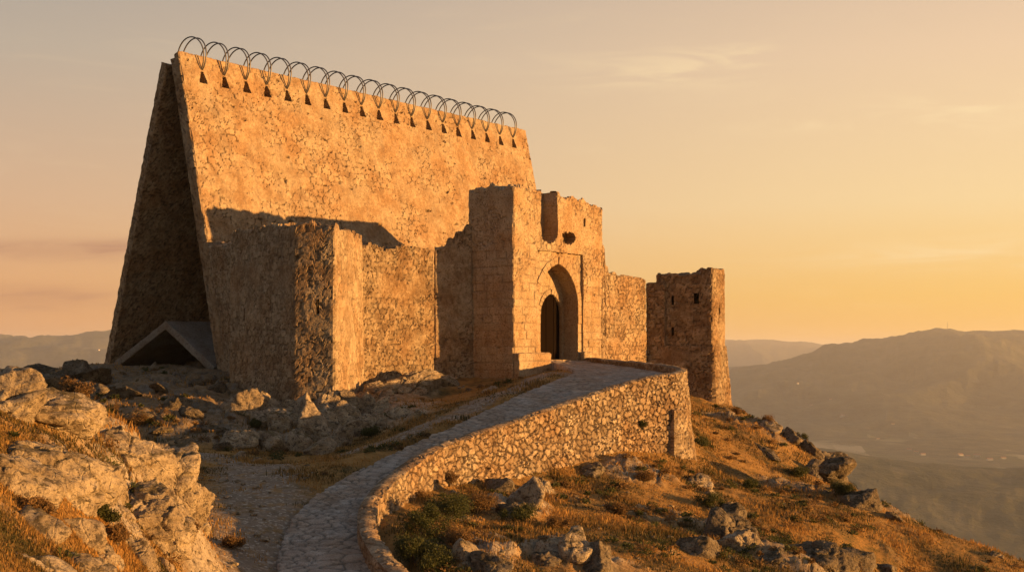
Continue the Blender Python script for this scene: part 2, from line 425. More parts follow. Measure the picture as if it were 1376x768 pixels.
def stone_mat(name, cols, joint=(.10, .075, .05), bumpd=.02, stain=.55, lichen_or_shade=.25, use_attr=True, tonew=.42, grit=.75):
    m, t, b = new_mat(name); g = NT(t); p = g.pos()
    n1 = g.noise(p, 1.1, 6, .6); n2 = g.noise(p, 5.5, 7, .68); n3 = g.noise(p, 26, 5, .7)
    if use_attr:
        tone = g.attr('tone')
        f = g.math('ADD', g.math('MULTIPLY', tone, tonew), g.math('MULTIPLY', g.ramp(n2, [(.3, 0.), (.7, 1.)]), 1 - tonew), True)
    else:
        f = g.ramp(n2, [(.3, 0.), (.7, 1.)])
    c = g.ramp(f, [(i / (len(cols) - 1) * .9 + .05, q) for i, q in enumerate(cols)])
    c = g.mix(g.math('MULTIPLY', g.ramp(n1, [(.42, 0.), (.60, 1.)]), stain), c, g.mix(1.0, c, (.52, .48, .45), 'MULTIPLY'))
    c = g.mix(g.math('MULTIPLY', g.ramp(g.noise(g.map(p, (1.6, 1.6, .35)), 1.3, 5, .65), [(.52, 0.), (.72, 1.)]), .5), c, (.16, .13, .10))
    c = g.mix(g.math('MULTIPLY', g.ramp(n3, [(.50, 0.), (.68, 1.)]), .60), c, (.12, .085, .055))
    n5 = g.noise(p, 11, 5, .75)
    c = g.mix(g.math('MULTIPLY', g.ramp(n5, [(.51, 0.), (.60, 1.)]), grit), c, g.mix(1.0, c, (.42, .35, .30), 'MULTIPLY'))
    c = g.mix(g.math('MULTIPLY', g.ramp(g.noise(p, 15, 4, .7), [(.53, 0.), (.60, 1.)]), grit * .6), c, g.mix(1.0, c, (1.28, 1.26, 1.2), 'MULTIPLY'))
    n4 = g.noise(p, 40, 3, .7)
    c = g.mix(g.math('MULTIPLY', g.ramp(n4, [(.50, 0.), (.62, 1.)]), .5), c, (.15, .105, .065))
    oc = g.ramp(g.noise(p, .55, 5, .65), [(.42, 0.), (.62, 1.)])
    c = g.mix(g.math('MULTIPLY', oc, .55), c, g.mix(1.0, c, (1.0, .74, .50), 'MULTIPLY'))
    c = g.mix(g.math('MULTIPLY', g.ramp(g.noise(p, 9, 4, .6), [(.62, 0.), (.70, 1.)]), lichen_or_shade), c, (.42, .40, .33))
    if use_attr:
        c = g.mix(g.math('POWER', g.attr('stone'), .7), joint, c)
    g.set(b, 'Base Color', c)
    h = g.math('ADD', g.math('MULTIPLY', n2, .6), g.math('MULTIPLY', n3, .4))
    vor = g.n('ShaderNodeTexVoronoi', {'Vector': p, 'Scale': 7.5}, feature='DISTANCE_TO_EDGE').outputs[0]
    h = g.math('ADD', h, g.math('MULTIPLY', g.ramp(vor, [(0., 0.), (.09, 1.)]), .16))
    g.set(b, 'Normal', g.bump(h, bumpd * 3, .9))
    return m
WARM = [(.17, .125, .08), (.31, .23, .145), (.42, .315, .20), (.52, .41, .275), (.36, .24, .14)]
M_WALL = stone_mat("stone_rubble", WARM, joint=(.07, .05, .032), grit=.9)
M_OLD = stone_mat("stone_weathered", [(.12, .085, .055), (.24, .175, .105), (.35, .26, .16), (.44, .34, .22), (.28, .185, .105)], joint=(.06, .042, .027), stain=.75, lichen_or_shade=.3, grit=.95)
M_SLAB = stone_mat("stone_render", [(.20, .14, .085), (.33, .24, .145), (.41, .30, .185), (.49, .375, .24), (.35, .235, .135)], joint=(.055, .038, .022), stain=.5, lichen_or_shade=.1, tonew=.3, grit=.5)
M_BACK = stone_mat("stone_dark_coursed", [(.10, .075, .055), (.15, .115, .085), (.20, .155, .115), (.16, .12, .09)], joint=(.05, .04, .03), lichen_or_shade=.1)
M_ASH = stone_mat("stone_ashlar", [(.33, .245, .15), (.42, .32, .20), (.48, .37, .24), (.40, .28, .17)], joint=(.17, .12, .08), stain=.35, lichen_or_shade=.12)
M_RAMPW = stone_mat("stone_boulder_wall", [(.15, .11, .07), (.27, .20, .125), (.37, .28, .18), (.50, .40, .27), (.29, .195, .115)], joint=(.075, .052, .034), stain=.55, grit=.85, tonew=.6)
M_COB = stone_mat("stone_cobbles", [(.26, .22, .18), (.36, .31, .26), (.44, .39, .33), (.55, .49, .42)], joint=(.10, .085, .065), stain=.3, lichen_or_shade=.3, grit=.4)
M_GREY = stone_mat("grey_cement", [(.20, .18, .155), (.26, .235, .20), (.30, .27, .235)], joint=(.14, .12, .10), stain=.4, lichen_or_shade=.1)

def rock_material(name="weathered_limestone", dark=1.):
    m, t, b = new_mat(name); g = NT(t); p = g.pos()
    n1 = g.noise(p, .9, 6, .62); n2 = g.noise(p, 4.2, 8, .7, .4); n3 = g.noise(p, 21, 6, .72)
    c = g.ramp(n2, [(.30, (.15, .11, .075)), (.40, (.32, .245, .165)), (.52, (.44, .345, .23)), (.75, (.54, .43, .295))])
    c = g.mix(g.math('MULTIPLY', g.ramp(n1, [(.44, 0.), (.58, 1.)]), .65), c, g.mix(1.0, c, (.48, .44, .40), 'MULTIPLY'))
    c = g.mix(g.math('MULTIPLY', g.ramp(n3, [(.54, 0.), (.62, 1.)]), .8), c, (.06, .047, .035))
    c = g.mix(g.math('MULTIPLY', g.ramp(g.noise(p, 7.5, 5, .65), [(.56, 0.), (.61, 1.)]), .75), c, (.07, .055, .04))
    st = g.noise(g.map(p, (2.2, 2.2, 9), (R(24), R(-14), 0)), 1.4, 6, .65)
    c = g.mix(g.math('MULTIPLY', g.ramp(st, [(.54, 0.), (.68, 1.)]), .45), c, (.11, .085, .06))
    lich_or_shade = g.ramp(g.noise(p, 2.6, 5, .7), [(.60, 0.), (.68, 1.)])
    c = g.mix(g.math('MULTIPLY', lich_or_shade, .35), c, (.34, .22, .09))
    nzz = g.n('ShaderNodeSeparateXYZ', {0: g.n('ShaderNodeNewGeometry').outputs['Normal']}).outputs[2]
    moss = g.math('MULTIPLY', g.ramp(nzz, [(.55, 0.), (.82, 1.)]), g.ramp(g.noise(p, 3.1, 6, .68), [(.47, 0.), (.56, 1.)]))
    c = g.mix(g.math('MULTIPLY', moss, .85), c, g.mix(n2, (.05, .042, .018), (.14, .095, .035)))
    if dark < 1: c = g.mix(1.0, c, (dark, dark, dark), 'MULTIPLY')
    g.set(b, 'Base Color', c)
    vor = g.n('ShaderNodeTexVoronoi', {'Vector': g.n('ShaderNodeMix', {0: .12, 4: p, 5: g.n('ShaderNodeTexNoise', {'Vector': p, 'Scale': 2.5}).outputs[1]}, data_type='VECTOR').outputs[1], 'Scale': 2.4}, feature='DISTANCE_TO_EDGE').outputs[0]
    crack = g.ramp(vor, [(0., 0.), (.035, 1.)])
    h = g.math('ADD', g.math('ADD', g.math('MULTIPLY', n2, .9), g.math('MULTIPLY', n3, .45)), g.math('ADD', g.math('MULTIPLY', crack, .18), g.math('MULTIPLY', st, .35)))
    g.set(b, 'Normal', g.bump(h, .12, 1.))
    return m
M_ROCK = rock_material()
M_ROCK_SHADED = rock_material("rock_painted_shade", .5)  # limestone copy darkened to put shade into the crag, knoll and slope rocks

def simple(name, col, rough=.8, metal=0., bump=None, bscale=30):
    m, t, b = new_mat(name); g = NT(t)
    n = g.noise(g.pos(), bscale, 4, .6)
    c = g.mix(g.math('MULTIPLY', n, .5), col, tuple(v * .6 for v in col))
    g.set(b, 'Base Color', c); b.inputs['Roughness'].default_value = rough; b.inputs['Metallic'].default_value = metal
    if bump: g.set(b, 'Normal', g.bump(n, bump, 1.))
    return m
M_METAL = simple("dark_steel", (.20, .18, .165), .55, .8)
M_WOOD_SHADE = simple("wood_doorway_shade", (.010, .006, .0035), .8, 0, .01, 14)  # near-black wood; the doorway's darkness is put into its colour
M_WOOD_SHADE.node_tree.nodes['Principled BSDF'].inputs['Specular IOR Level'].default_value = 0.0
M_FARM = simple("farmhouse_plaster", (.48, .44, .38)); M_FROOF = simple("farmhouse_tiles", (.35, .17, .09))

def leaf_mat(name, c1, c2):
    m, t, b = new_mat(name); g = NT(t)
    a = g.attr('tone')
    c = g.mix(a, c1, c2); g.set(b, 'Base Color', c); b.inputs['Roughness'].default_value = .7
    tr = g.n('ShaderNodeBsdfTranslucent', {'Color': c}); mx = g.n('ShaderNodeMixShader', {0: .3})
    t.links.new(b.outputs[0], mx.inputs[1]); t.links.new(tr.outputs[0], mx.inputs[2])
    t.links.new(mx.outputs[0], t.nodes['Material Output'].inputs[0])
    return m
M_GRASS = leaf_mat("dry_grass", (.055, .05, .018), (.42, .225, .065))
M_SHRUB = leaf_mat("green_shrub_leaves", (.035, .045, .014), (.10, .095, .03))
M_HEATH = leaf_mat("dry_shrub_leaves", (.10, .06, .025), (.24, .135, .05))
M_TWIG = simple("twig_bark", (.12, .09, .06))

# ------------------------------------------------------------------ road stations: right parapet x y topz, road z right, left x y z
ST = np.array([
 (-0.3, 21.5, -5.75, -6.1, -3.6, 21.5, -6.1),
 (-1.15, 24.3, -5.22, -5.62, -4.45, 24.3, -5.6),
 (-2.18, 26.8, -4.70, -5.08, -5.0, 27.2, -5.02),
 (-2.80, 28.4, -4.43, -4.80, -5.35, 29, -4.75),
 (-3.26, 30.3, -4.10, -4.50, -5.5, 31, -4.4),
 (-3.34, 32.3, -3.80, -4.18, -5.4, 33, -4.05),
 (-2.94, 35, -3.40, -3.78, -4.93, 35.6, -3.73),
 (-1.97, 38, -2.90, -3.26, -3.5, 38.9, -3.12),
 (.30, 42, -2.35, -2.70, -1.6, 43.3, -2.42),
 (3.03, 46, -1.62, -1.98, .3, 47.9, -1.70),
 (5.25, 49, -1.10, -1.48, 1.9, 52.0, -1.22),
 (6.90, 51, -.90, -1.26, 2.6, 54.8, -1.02),
 (7.25, 53.8, -.76, -1.08, 2.75, 56.4, -.92),
 (6.44, 57, -.62, -.90, 2.5, 58, -.80),
 (5.0, 60, -.50, -.72, 2.1, 59.4, -.66),
 (3.95, 62.1, -.40, -.55, 1.75, 60.05, -.52)])
def catmull(P, n):
    P = np.asarray(P, float); Q = np.concatenate([[2 * P[0] - P[1]], P, [2 * P[-1] - P[-2]]]); out = []
    for i in range(len(P) - 1):
        p0, p1, p2, p3 = Q[i:i + 4]; t = np.linspace(0, 1, n, endpoint=False)[:, None]
        out.append(.5 * ((2 * p1) + (-p0 + p2) * t + (2 * p0 - 5 * p1 + 4 * p2 - p3) * t ** 2 + (-p0 + 3 * p1 - 3 * p2 + p3) * t ** 3))
    out.append(P[-1:]); return np.concatenate(out)
RS = catmull(ST, 60)
seg = np.linalg.norm(np.diff(RS[:, :2], axis=0), axis=1); cum = np.concatenate([[0], np.cumsum(seg)])
def resample(Pts, c, step):
    s = np.linspace(0, c[-1], int(c[-1] / step) + 1)
    return s, np.stack([np.interp(s, c, Pts[:, k]) for k in range(Pts.shape[1])], 1)
S_R, RR = resample(RS, cum, .05)
CEN = np.stack([(RR[:, 0] * .5 + RR[:, 4] * .5), (RR[:, 1] + RR[:, 5]) / 2, (RR[:, 3] + RR[:, 6]) / 2], 1)[::6]
HW = (np.hypot(RR[:, 0] - RR[:, 4], RR[:, 1] - RR[:, 5]) / 2)[::6]

# ------------------------------------------------------------------ terrain
ctl = []
def c(px, py, Y): ctl.append(tuple(PX(px, py, Y)))
def cw(x, y, z): ctl.append((x, y, z))
for k in range(len(ST)):
    s = ST[k]
    if k < 14: cw(s[4] - .3, s[5] + .2, s[6] - .06)
for a in ((145, 497, 65.6), (300, 503, 60), (220, 500, 63), (200, 508, 59), (250, 501, 61), (170, 501, 62), (100, 492, 60), (60, 515, 56), (48, 528, 54), (150, 515, 55), (250, 515, 56), (120, 555, 48),
          (200, 545, 50), (200, 590, 44.5), (300, 560, 49), (250, 610, 41), (300, 625, 39), (310, 540, 52), (395, 575, 49.5), (395, 605, 45), (350, 622, 41), (400, 622, 41), (450, 585, 47.5), (480, 560, 50.5),
          (330, 700, 31), (330, 768, 27), (260, 680, 32.5), (280, 768, 26.5),
          (690, 512, 58), (640, 507, 59.5), (600, 510, 58.5), (560, 540, 54.5), (530, 535, 53.5), (590, 528, 56.5), (540, 560, 49), (590, 545, 51), (650, 532, 53), (500, 590, 45.5), (720, 505, 58.5),
          # slope under the retaining wall
          (548, 752, 28.6), (542, 725, 30.0), (552, 700, 32), (575, 692, 34), (640, 662, 38.5), (700, 646, 41.5), (760, 629, 44), (800, 608, 46), (880, 612, 48.5), (930, 626, 49.5),
          (950, 560, 62), (985, 548, 66.5), (940, 590, 55), (1060, 582, 61), (1010, 600, 57), (1000, 650, 49.5), (900, 662, 43.5), (800, 690, 37.5), (700, 705, 34), (640, 735, 31),
          (700, 768, 28.5), (900, 768, 31), (620, 790, 26.5), (1100, 768, 36), (1000, 710, 42), (1100, 650, 51.5), (1170, 684, 52), (1150, 720, 44), (1250, 712, 49), (1376, 752, 46), (1300, 775, 41), (900, 715, 37),
          # left foreground outcrop
          (0, 520, 21), (40, 545, 22), (90, 577, 23), (150, 575, 24), (200, 606, 24.5), (232, 650, 24.5), (262, 715, 24), (300, 762, 24),
          (0, 600, 17), (60, 620, 18), (120, 640, 20), (0, 700, 13.5), (80, 720, 15.5), (160, 720, 18.5), (210, 740, 21), (60, 790, 12.5), (0, 768, 11.5), (200, 800, 17)):
    c(*a)
for a in ((12, 52, -6.2), (17, 60, -7.3), (22, 54, -11.5), (28, 48, -16), (24, 66, -13), (16, 70, -6.5), (30, 60, -18), (20, 80, -14), (10, 86, -7), (12, 73, -3.6), (6, 72, -1.8), (4, 80, -2.2), (14, 42, -9), (20, 38, -13), (12, 34, -8.5),
          (-28, 50, -9), (-30, 62, -10), (-24, 72, -5), (-17, 78, -3.5), (-35, 75, -16), (-10, 84, -2.5), (0, 92, -5.5), (0, 105, -14), (-20, 95, -13), (15, 100, -18), (-25, 42, -9.5), (-18, 44, -5.8), (-19, 34, -7.5), (-26, 30, -9), (-14, 36, -4.8),
          (-13, 28, -3.6), (-20, 20, -2.4), (-12, 12, -1.2), (-14, 18, -1.0), (-4, 16, -4.8), (-2, 10, -4.3), (0, 2, -3.2), (-6, 4, -2.6), (-3, 20, -6.0), (5, 12, -5.2), (10, 22, -8), (4, 20, -6.4), (18, 28, -13), (20, 12, -12), (8, -10, -8), (-8, -10, -5), (-22, 5, -6), (-30, -15, -14), (25, -15, -17), (0, -35, -17),
          (45, 40, -27), (45, 80, -30), (-50, 40, -24), (-50, 90, -29), (0, 130, -30), (35, 115, -32), (-40, 120, -33), (45, 0, -25), (-45, 0, -22)):
    cw(*a)
ctl = np.array(ctl)
def kern(r2): return np.sqrt(r2 + 1.2)
dm = kern((ctl[:, None, 0] - ctl[None, :, 0]) ** 2 + (ctl[:, None, 1] - ctl[None, :, 1]) ** 2)
n_ = len(ctl); Am = np.zeros((n_ + 3, n_ + 3)); Am[:n_, :n_] = dm - np.eye(n_) * .25
Am[:n_, n_] = 1; Am[:n_, n_ + 1:] = ctl[:, :2]; Am[n_:, :n_] = Am[:n_, n_:].T
wts = np.linalg.solve(Am, np.concatenate([ctl[:, 2], [0, 0, 0]]))
def rbf(x, y):
    out = np.empty(len(x))
    for i in range(0, len(x), 20000):
        a, b = x[i:i + 20000], y[i:i + 20000]
        k = kern((a[:, None] - ctl[None, :, 0]) ** 2 + (b[:, None] - ctl[None, :, 1]) ** 2)
        out[i:i + 20000] = k @ wts[:n_] + wts[n_] + wts[n_ + 1] * a + wts[n_ + 2] * b
    return out
def W2(px, Y): return ((px - 688) / FPX * Y, Y)
# rocky places: x, y, radius, strength
BLOBS = [(*W2(80, 52 if 0 else 56), 6, .5), (*W2(170, 54), 6, .42), (*W2(260, 50), 5, .42), (-16, 60, 6, .3), (*W2(400, 48), 4.5, .5), (*W2(500, 53), 4, .4), (*W2(540, 56), 2.2, .4),
         (-9.5, 22, 2.5, .4), (-6.8, 24, 1.6, .4), (-6, 19, 1.2, .25), (-9, 14, 2, .2), (*W2(690, 37), 1.4, .35), (*W2(985, 40), 2.0, .34), (*W2(1120, 52), 3.0, .50), (*W2(1160, 51), 2, .5),
         (*W2(1120, 37), 2.6, .42), (*W2(640, 30), 1.6, .25), (*W2(780, 31), 1.6, .36), (*W2(1040, 60), 2.5, .36), (*W2(820, 45), 1.5, .35)]
ANTI = [(*W2(620, 54), 3.2, .5), (-4.5, 41, 3, .5), (-7.5, 34, 3, .6), (-8, 40, 2.6, .55), (*W2(1000, 55), 3.4, .25), (-5.5, 29, 1.6, .5)]
def rockmask(x, y):
    b = np.zeros_like(x)
    for bx, by, r, s in BLOBS: b += s * np.exp(-((x - bx) ** 2 + (y - by) ** 2) / r ** 2)
    for bx, by, r, s in ANTI: b -= s * np.exp(-((x - bx) ** 2 + (y - by) ** 2) / r ** 2)
    n = .5 + .5 * fbm(x / 2.6, y / 2.6, 4.4, 4)
    return sstep(.62, .80, n + b)
PATHS = [np.array([(*W2(765, 55.5),), (*W2(735, 56),), (*W2(700, 52.5),), (*W2(640, 47.5),), (*W2(560, 43.5),), (*W2(480, 41.3),), (*W2(400, 39.8),), (*W2(340, 39.2),), (*W2(300, 40.5),), (*W2(275, 41.5),)]),
         np.array([(*W2(340, 38.5),), (*W2(350, 34),), (*W2(345, 30),), (*W2(340, 26),), (*W2(350, 22),)])]
def pathmask(x, y):
    best = np.full(len(x), 99.)
    for Pl, wd in zip(PATHS, (.55, 1.1)):
        Q = catmull(Pl, 10)
        d = np.full(len(x), 99.)
        for i in range(0, len(Q) - 1):
            a, b = Q[i], Q[i + 1]; ab = b - a; L2 = ab @ ab
            t = np.clip(((x - a[0]) * ab[0] + (y - a[1]) * ab[1]) / L2, 0, 1)
            d = np.minimum(d, np.hypot(x - a[0] - t * ab[0], y - a[1] - t * ab[1]))
        best = np.minimum(best, d / wd)
    return 1 - sstep(.6, 1.5, best + .5 * fbm(x / .9, y / .9, 1.1, 3))
FARP = [  # ridge distance, width, px profile
    (7000, 1250, [(600, 540), (900, 515), (985, 506), (1010, 502), (1045, 499), (1075, 486), (1110, 472), (1150, 470), (1180, 460), (1235, 456), (1280, 449), (1320, 452), (1376, 450), (1500, 446), (1800, 460), (2500, 470)]),
    (14500, 1800, [(-400, 470), (200, 466), (800, 462), (975, 459), (1060, 463), (1150, 468), (1300, 472), (2000, 474)]),
    (8500, 1500, [(-900, 455), (-200, 462), (0, 449), (30, 447), (65, 455), (90, 452), (145, 451), (220, 456), (330, 470), (600, 500)]),
    (2700, 520, [(-400, 660), (500, 640), (1000, 606), (1130, 612), (1200, 625), (1290, 634), (1376, 634), (1700, 625), (2400, 640)])]
def farh(x, y):
    d = np.hypot(x, y)
    z = -30 - 330 * (1 - np.exp(-np.maximum(d - 100, 0) / 420))
    base = -355 + 14 * fbm(x / 900, y / 900, 2.2, 4)
    far = base.copy()
    px = 688 + FPX * np.where(y > 1, x / np.maximum(y, 1), 9)
    for k, (Yr, w, prof) in enumerate(FARP):
        pr = np.array(prof, float)
        X = (pr[:, 0] - 688) / FPX * Yr; Zr = (470 - pr[:, 1]) / FPX * Yr
        crest = np.interp(x, X, Zr)
        yr = Yr + w * .35 * fbm(x / 1500, y * 0, 3.3 + k, 2)
        e = np.exp(-((y - yr) / w) ** 2)
        er = 170 if Yr > 5000 else 34
        ridg = fbm(x / (w * .55), y / (w * .55), 5.5 + k, 5, .5, True)
        zz = base + (crest - base) * e + er * (ridg - .2) * e * (1 - e * .8) * 2
        far = np.maximum(far, zz)
    t = sstep(700, 1500, d)
    return z * (1 - t) + far * t
def height(x, y):
    x = np.asarray(x, float); y = np.asarray(y, float)
    d = np.hypot(x, y - 45)
    near = d < 150
    z = np.empty_like(x)
    if (~near).any(): z[~near] = farh(x[~near], y[~near])
    if near.any():
        xn, yn = x[near], y[near]
        h = rbf(xn, yn)
        # road influence
        nr = np.full(len(xn), 99.); rz = np.zeros(len(xn)); hw = np.ones(len(xn))
        cand = np.nonzero((xn > -8) & (xn < 9.5) & (yn > 18) & (yn < 64))[0]
        for i in range(0, len(cand), 20000):
            ii = cand[i:i + 20000]
            D = (xn[ii][:, None] - CEN[None, :, 0]) ** 2 + (yn[ii][:, None] - CEN[None, :, 1]) ** 2
            k = D.argmin(1); nr[ii] = np.sqrt(D[np.arange(len(ii)), k]); rz[ii] = CEN[k, 2]; hw[ii] = HW[k]
        rel = nr - hw
        rm = rockmask(xn, yn) * sstep(0.1, 1.2, rel); pm = pathmask(xn, yn)
        rough = (1 - .8 * pm) * sstep(-.2, .9, rel)
        bumps = (.15 + .12 * sstep(2, 6, xn)) * fbm(xn / 2.2, yn / 2.2, .3, 4) + .035 * fbm(xn / .35, yn / .35, .9, 3)
        rid = fbm(xn / 2.6 + .35 * yn, yn / 1.9 - .2 * xn, 7.7, 5, .55, True)
        wq = .5 * fbm(xn / 1.5, yn / 1.5, 6.2, 3)
        f1, e, ci = worley3((xn + wq) / 1.5, (yn + wq) / 1.1, h / 1.1 + 40 + wq, 0, True)
        big = fbm(xn / 3.4, yn / 3.4, 2.7, 3)
        rock = .34 * (rid + .1) + .22 * big - .14 * (1 - sstep(0, .10, e)) + .34 * (ci - .5) * sstep(0, .12, e) + .07 * fbm(xn / .3, yn / .3, 5.1, 4, .6, True)
        h = h + bumps * rough + rm * rock * rough * .85
        h = np.where(rel < .35, np.minimum(h, rz - .13 + .0 * h + np.maximum(rel, 0) * .35), h)
        dn = d[near]; t = sstep(95, 150, dn)
        h = h * (1 - t) + farh(xn, yn) * t
        z[near] = h
    return z
def ground(px, py, y0=8., y1=110.):
    """where the ray through a pixel meets the ground"""
    Y = np.exp(np.linspace(math.log(y0), math.log(y1), 2500)); dx = (px - 688) / FPX; dz = (470 - py) / FPX
    h = height(dx * Y, Y); k = np.nonzero(dz * Y < h)[0]
    k = k[0] if len(k) else len(Y) - 1
    return V3(dx * Y[k], Y[k], h[k])
def gz(x, y): return float(height(np.array([x]), np.array([y]))[0])

th = np.concatenate([np.linspace(-180, -45, 70, endpoint=False), np.linspace(-45, -25, 60, endpoint=False), np.linspace(-25, 25, 760, endpoint=False), np.linspace(25, 45, 60, endpoint=False), np.linspace(45, 180, 71)]) * math.pi / 180
rr = np.concatenate([np.geomspace(1.0, 9, 60, endpoint=False), np.geomspace(9, 90, 560, endpoint=False), np.geomspace(90, 160, 60, endpoint=False), np.geomspace(160, 26000, 420)])
TH, RRg = np.meshgrid(th, rr, indexing='ij')
gx = (np.sin(TH) * RRg).ravel(); gy = (np.cos(TH) * RRg).ravel(); gzv = height(gx, gy)
GV = np.stack([gx, gy, gzv], 1); GF = gridf(len(th), len(rr))
near = np.hypot(gx, gy - 45) < 160
rk = np.zeros(len(gx)); pm = np.zeros(len(gx)); rk[near] = rockmask(gx[near], gy[near]); pm[near] = pathmask(gx[near], gy[near])
# bottom disc under the camera
GV = np.concatenate([GV, [[0, 0, gz(0, 0)]]]); rk = np.append(rk, 0); pm = np.append(pm, 0)
lich_or_shade = np.clip(sstep(-8.5, -11, GV[:, 0]) * sstep(40, 46, GV[:, 1]) + sstep(10, 13, GV[:, 0]) + .5 * sstep(3, 6, GV[:, 0]), 0, 1)  # shade of the knoll and right slope, painted into the ground's rock colour

def ground_material():
    m, t, b = new_mat("hilltop_ground"); g = NT(t); p = g.pos()
    rock = g.attr('rock'); path = g.attr('path')
    n1 = g.noise(p, .7, 6, .62); n2 = g.noise(p, 4.0, 7, .7); n3 = g.noise(p, 23, 5, .72)
    dry = g.ramp(g.math('ADD', g.math('MULTIPLY', n1, .6), g.math('MULTIPLY', n2, .4)), [(.36, (.05, .045, .018)), (.43, (.15, .095, .03)), (.52, (.30, .16, .045)), (.66, (.38, .22, .07))])
    dirt = g.ramp(n2, [(.3, (.17, .125, .085)), (.6, (.27, .205, .145)), (.75, (.36, .29, .21))])
    rc = g.ramp(n2, [(.30, (.13, .10, .07)), (.41, (.29, .225, .155)), (.54, (.42, .335, .235)), (.75, (.52, .42, .30))])
    rc = g.mix(g.math('MULTIPLY', g.ramp(n3, [(.5, 0.), (.66, 1.)]), .7), rc, (.075, .06, .045))
    rc = g.mix(g.math('MULTIPLY', g.attr('lichen_or_shade'), .8), rc, g.mix(1.0, rc, (.42, .42, .44), 'MULTIPLY'))  # rock colour darkened where the painted shade lies
    slope = g.n('ShaderNodeSeparateXYZ', {0: g.n('ShaderNodeNewGeometry').outputs['True Normal']}).outputs[2]
    steep = g.ramp(slope, [(.55, 1.), (.74, 0.)])
    pebc = g.n('ShaderNodeTexVoronoi', {'Vector': p, 'Scale': 15.0}); pbn = g.n('ShaderNodeSeparateColor', {0: pebc.outputs['Color']}).outputs[0]
    dirt = g.mix(g.ramp(pbn, [(.84, 0.), (.87, .7)]), dirt, g.mix(pbn, (.20, .16, .12), (.50, .43, .34)))
    pth = g.math('MULTIPLY', path, g.ramp(g.noise(p, 2.1, 6, .68), [(.36, .25), (.50, 1.)]))
    c = g.mix(pth, dry, dirt)
    rf = g.math('MULTIPLY', rock, g.ramp(g.math('ADD', g.math('SUBTRACT', g.math('MULTIPLY', n2, 1.0), .5), g.math('MULTIPLY', steep, .5)), [(-.0, .55), (.2, 1.)]), True)
    c = g.mix(rf, c, rc)
    # far land: woods, meadows, fields
    dist = g.n('ShaderNodeVectorMath', {0: p}, operation='LENGTH').outputs['Value']
    ff = g.n('ShaderNodeMapRange', {0: dist, 1: 160., 2: 420.}).outputs[0]
    big = g.noise(g.map(p, (1, 1, 1.5)), .0016, 8, .62); mid = g.noise(p, .012, 8, .65)
    wood = g.ramp(mid, [(.35, (.030, .034, .016)), (.5, (.055, .055, .026)), (.66, (.10, .088, .045))])
    fv = g.n('ShaderNodeTexVoronoi', {'Vector': g.map(p, (.011, .0042, 0), (0, 0, .25)), 'Scale': 1.0, 'Randomness': 1.0})
    fcol = g.ramp(g.n('ShaderNodeSeparateColor', {0: fv.outputs['Color']}).outputs[0], [(.0, (.07, .075, .03)), (.3, (.22, .19, .09)), (.5, (.09, .085, .04)), (.66, (.24, .20, .11)), (.8, (.13, .11, .055)), (.92, (.30, .25, .15))], 'CONSTANT')
    zz = g.n('ShaderNodeSeparateXYZ', {0: p}).outputs[2]
    flat = g.n('ShaderNodeMapRange', {0: zz, 1: -345., 2: -318., 3: 1., 4: 0.}).outputs[0]
    fm = g.math('MULTIPLY', g.ramp(big, [(.44, 0.), (.50, 1.)]), g.math('ADD', g.math('MULTIPLY', flat, .85), .12), True)
    farc = g.mix(fm, wood, fcol)
    c = g.mix(ff, c, farc)
    g.set(b, 'Base Color', c)
    peb = g.n('ShaderNodeTexVoronoi', {'Vector': p, 'Scale': 15.0}); pf = g.ramp(peb.outputs['Distance'], [(.0, 1.), (.55, 0.)])
    h = g.math('ADD', g.math('ADD', g.math('MULTIPLY', n2, .8), g.math('MULTIPLY', n3, .5)), g.math('MULTIPLY', g.math('MULTIPLY', pf, path), .28))
    bn = g.bump(h, .10, .9)
    bf = g.bump(mid, 30., g.math('MULTIPLY', ff, .6), bn)
    g.set(b, 'Normal', bf)
    return m
M_GROUND = ground_material()
go = mk("ground_terrain", GV, GF, M_GROUND, None, {'rock': rk, 'path': pm, 'lichen_or_shade': lich_or_shade}, True)
tag(go, kind='structure')
# close the wrap of the polar sheet at its centre
print("terrain", len(GV), round(time.time() - T0, 1))

# ------------------------------------------------------------------ haze
def box(name, x0, x1, y0, y1, z0, z1, mat):
    v = [(a, b_, c_) for a in (x0, x1) for b_ in (y0, y1) for c_ in (z0, z1)]
    f = [(0, 1, 3, 2), (4, 6, 7, 5), (0, 4, 5, 1), (2, 3, 7, 6), (0, 2, 6, 4), (1, 5, 7, 3)]
    return mk(name, v, f, mat)
HAZE = True
if HAZE:
    hm = bpy.data.materials.new("haze_air"); hm.use_nodes = True; ht = hm.node_tree; ht.nodes.clear()
    pv = ht.nodes.new('ShaderNodeVolumePrincipled'); ho = ht.nodes.new('ShaderNodeOutputMaterial'); ht.links.new(pv.outputs[0], ho.inputs['Volume'])
    pv.inputs['Density'].default_value = 0.66e-4; pv.inputs['Color'].default_value = (.96, .96, 1.0, 1); pv.inputs['Anisotropy'].default_value = .25
    hz = box("haze", -27000, 27000, -27000, 27000, float(gzv.min()) - 1.5, max(float(gzv.max()), 18.0) + 6, hm); tag(hz, kind='stuff')
    print("haze z", gzv.min(), gzv.max())
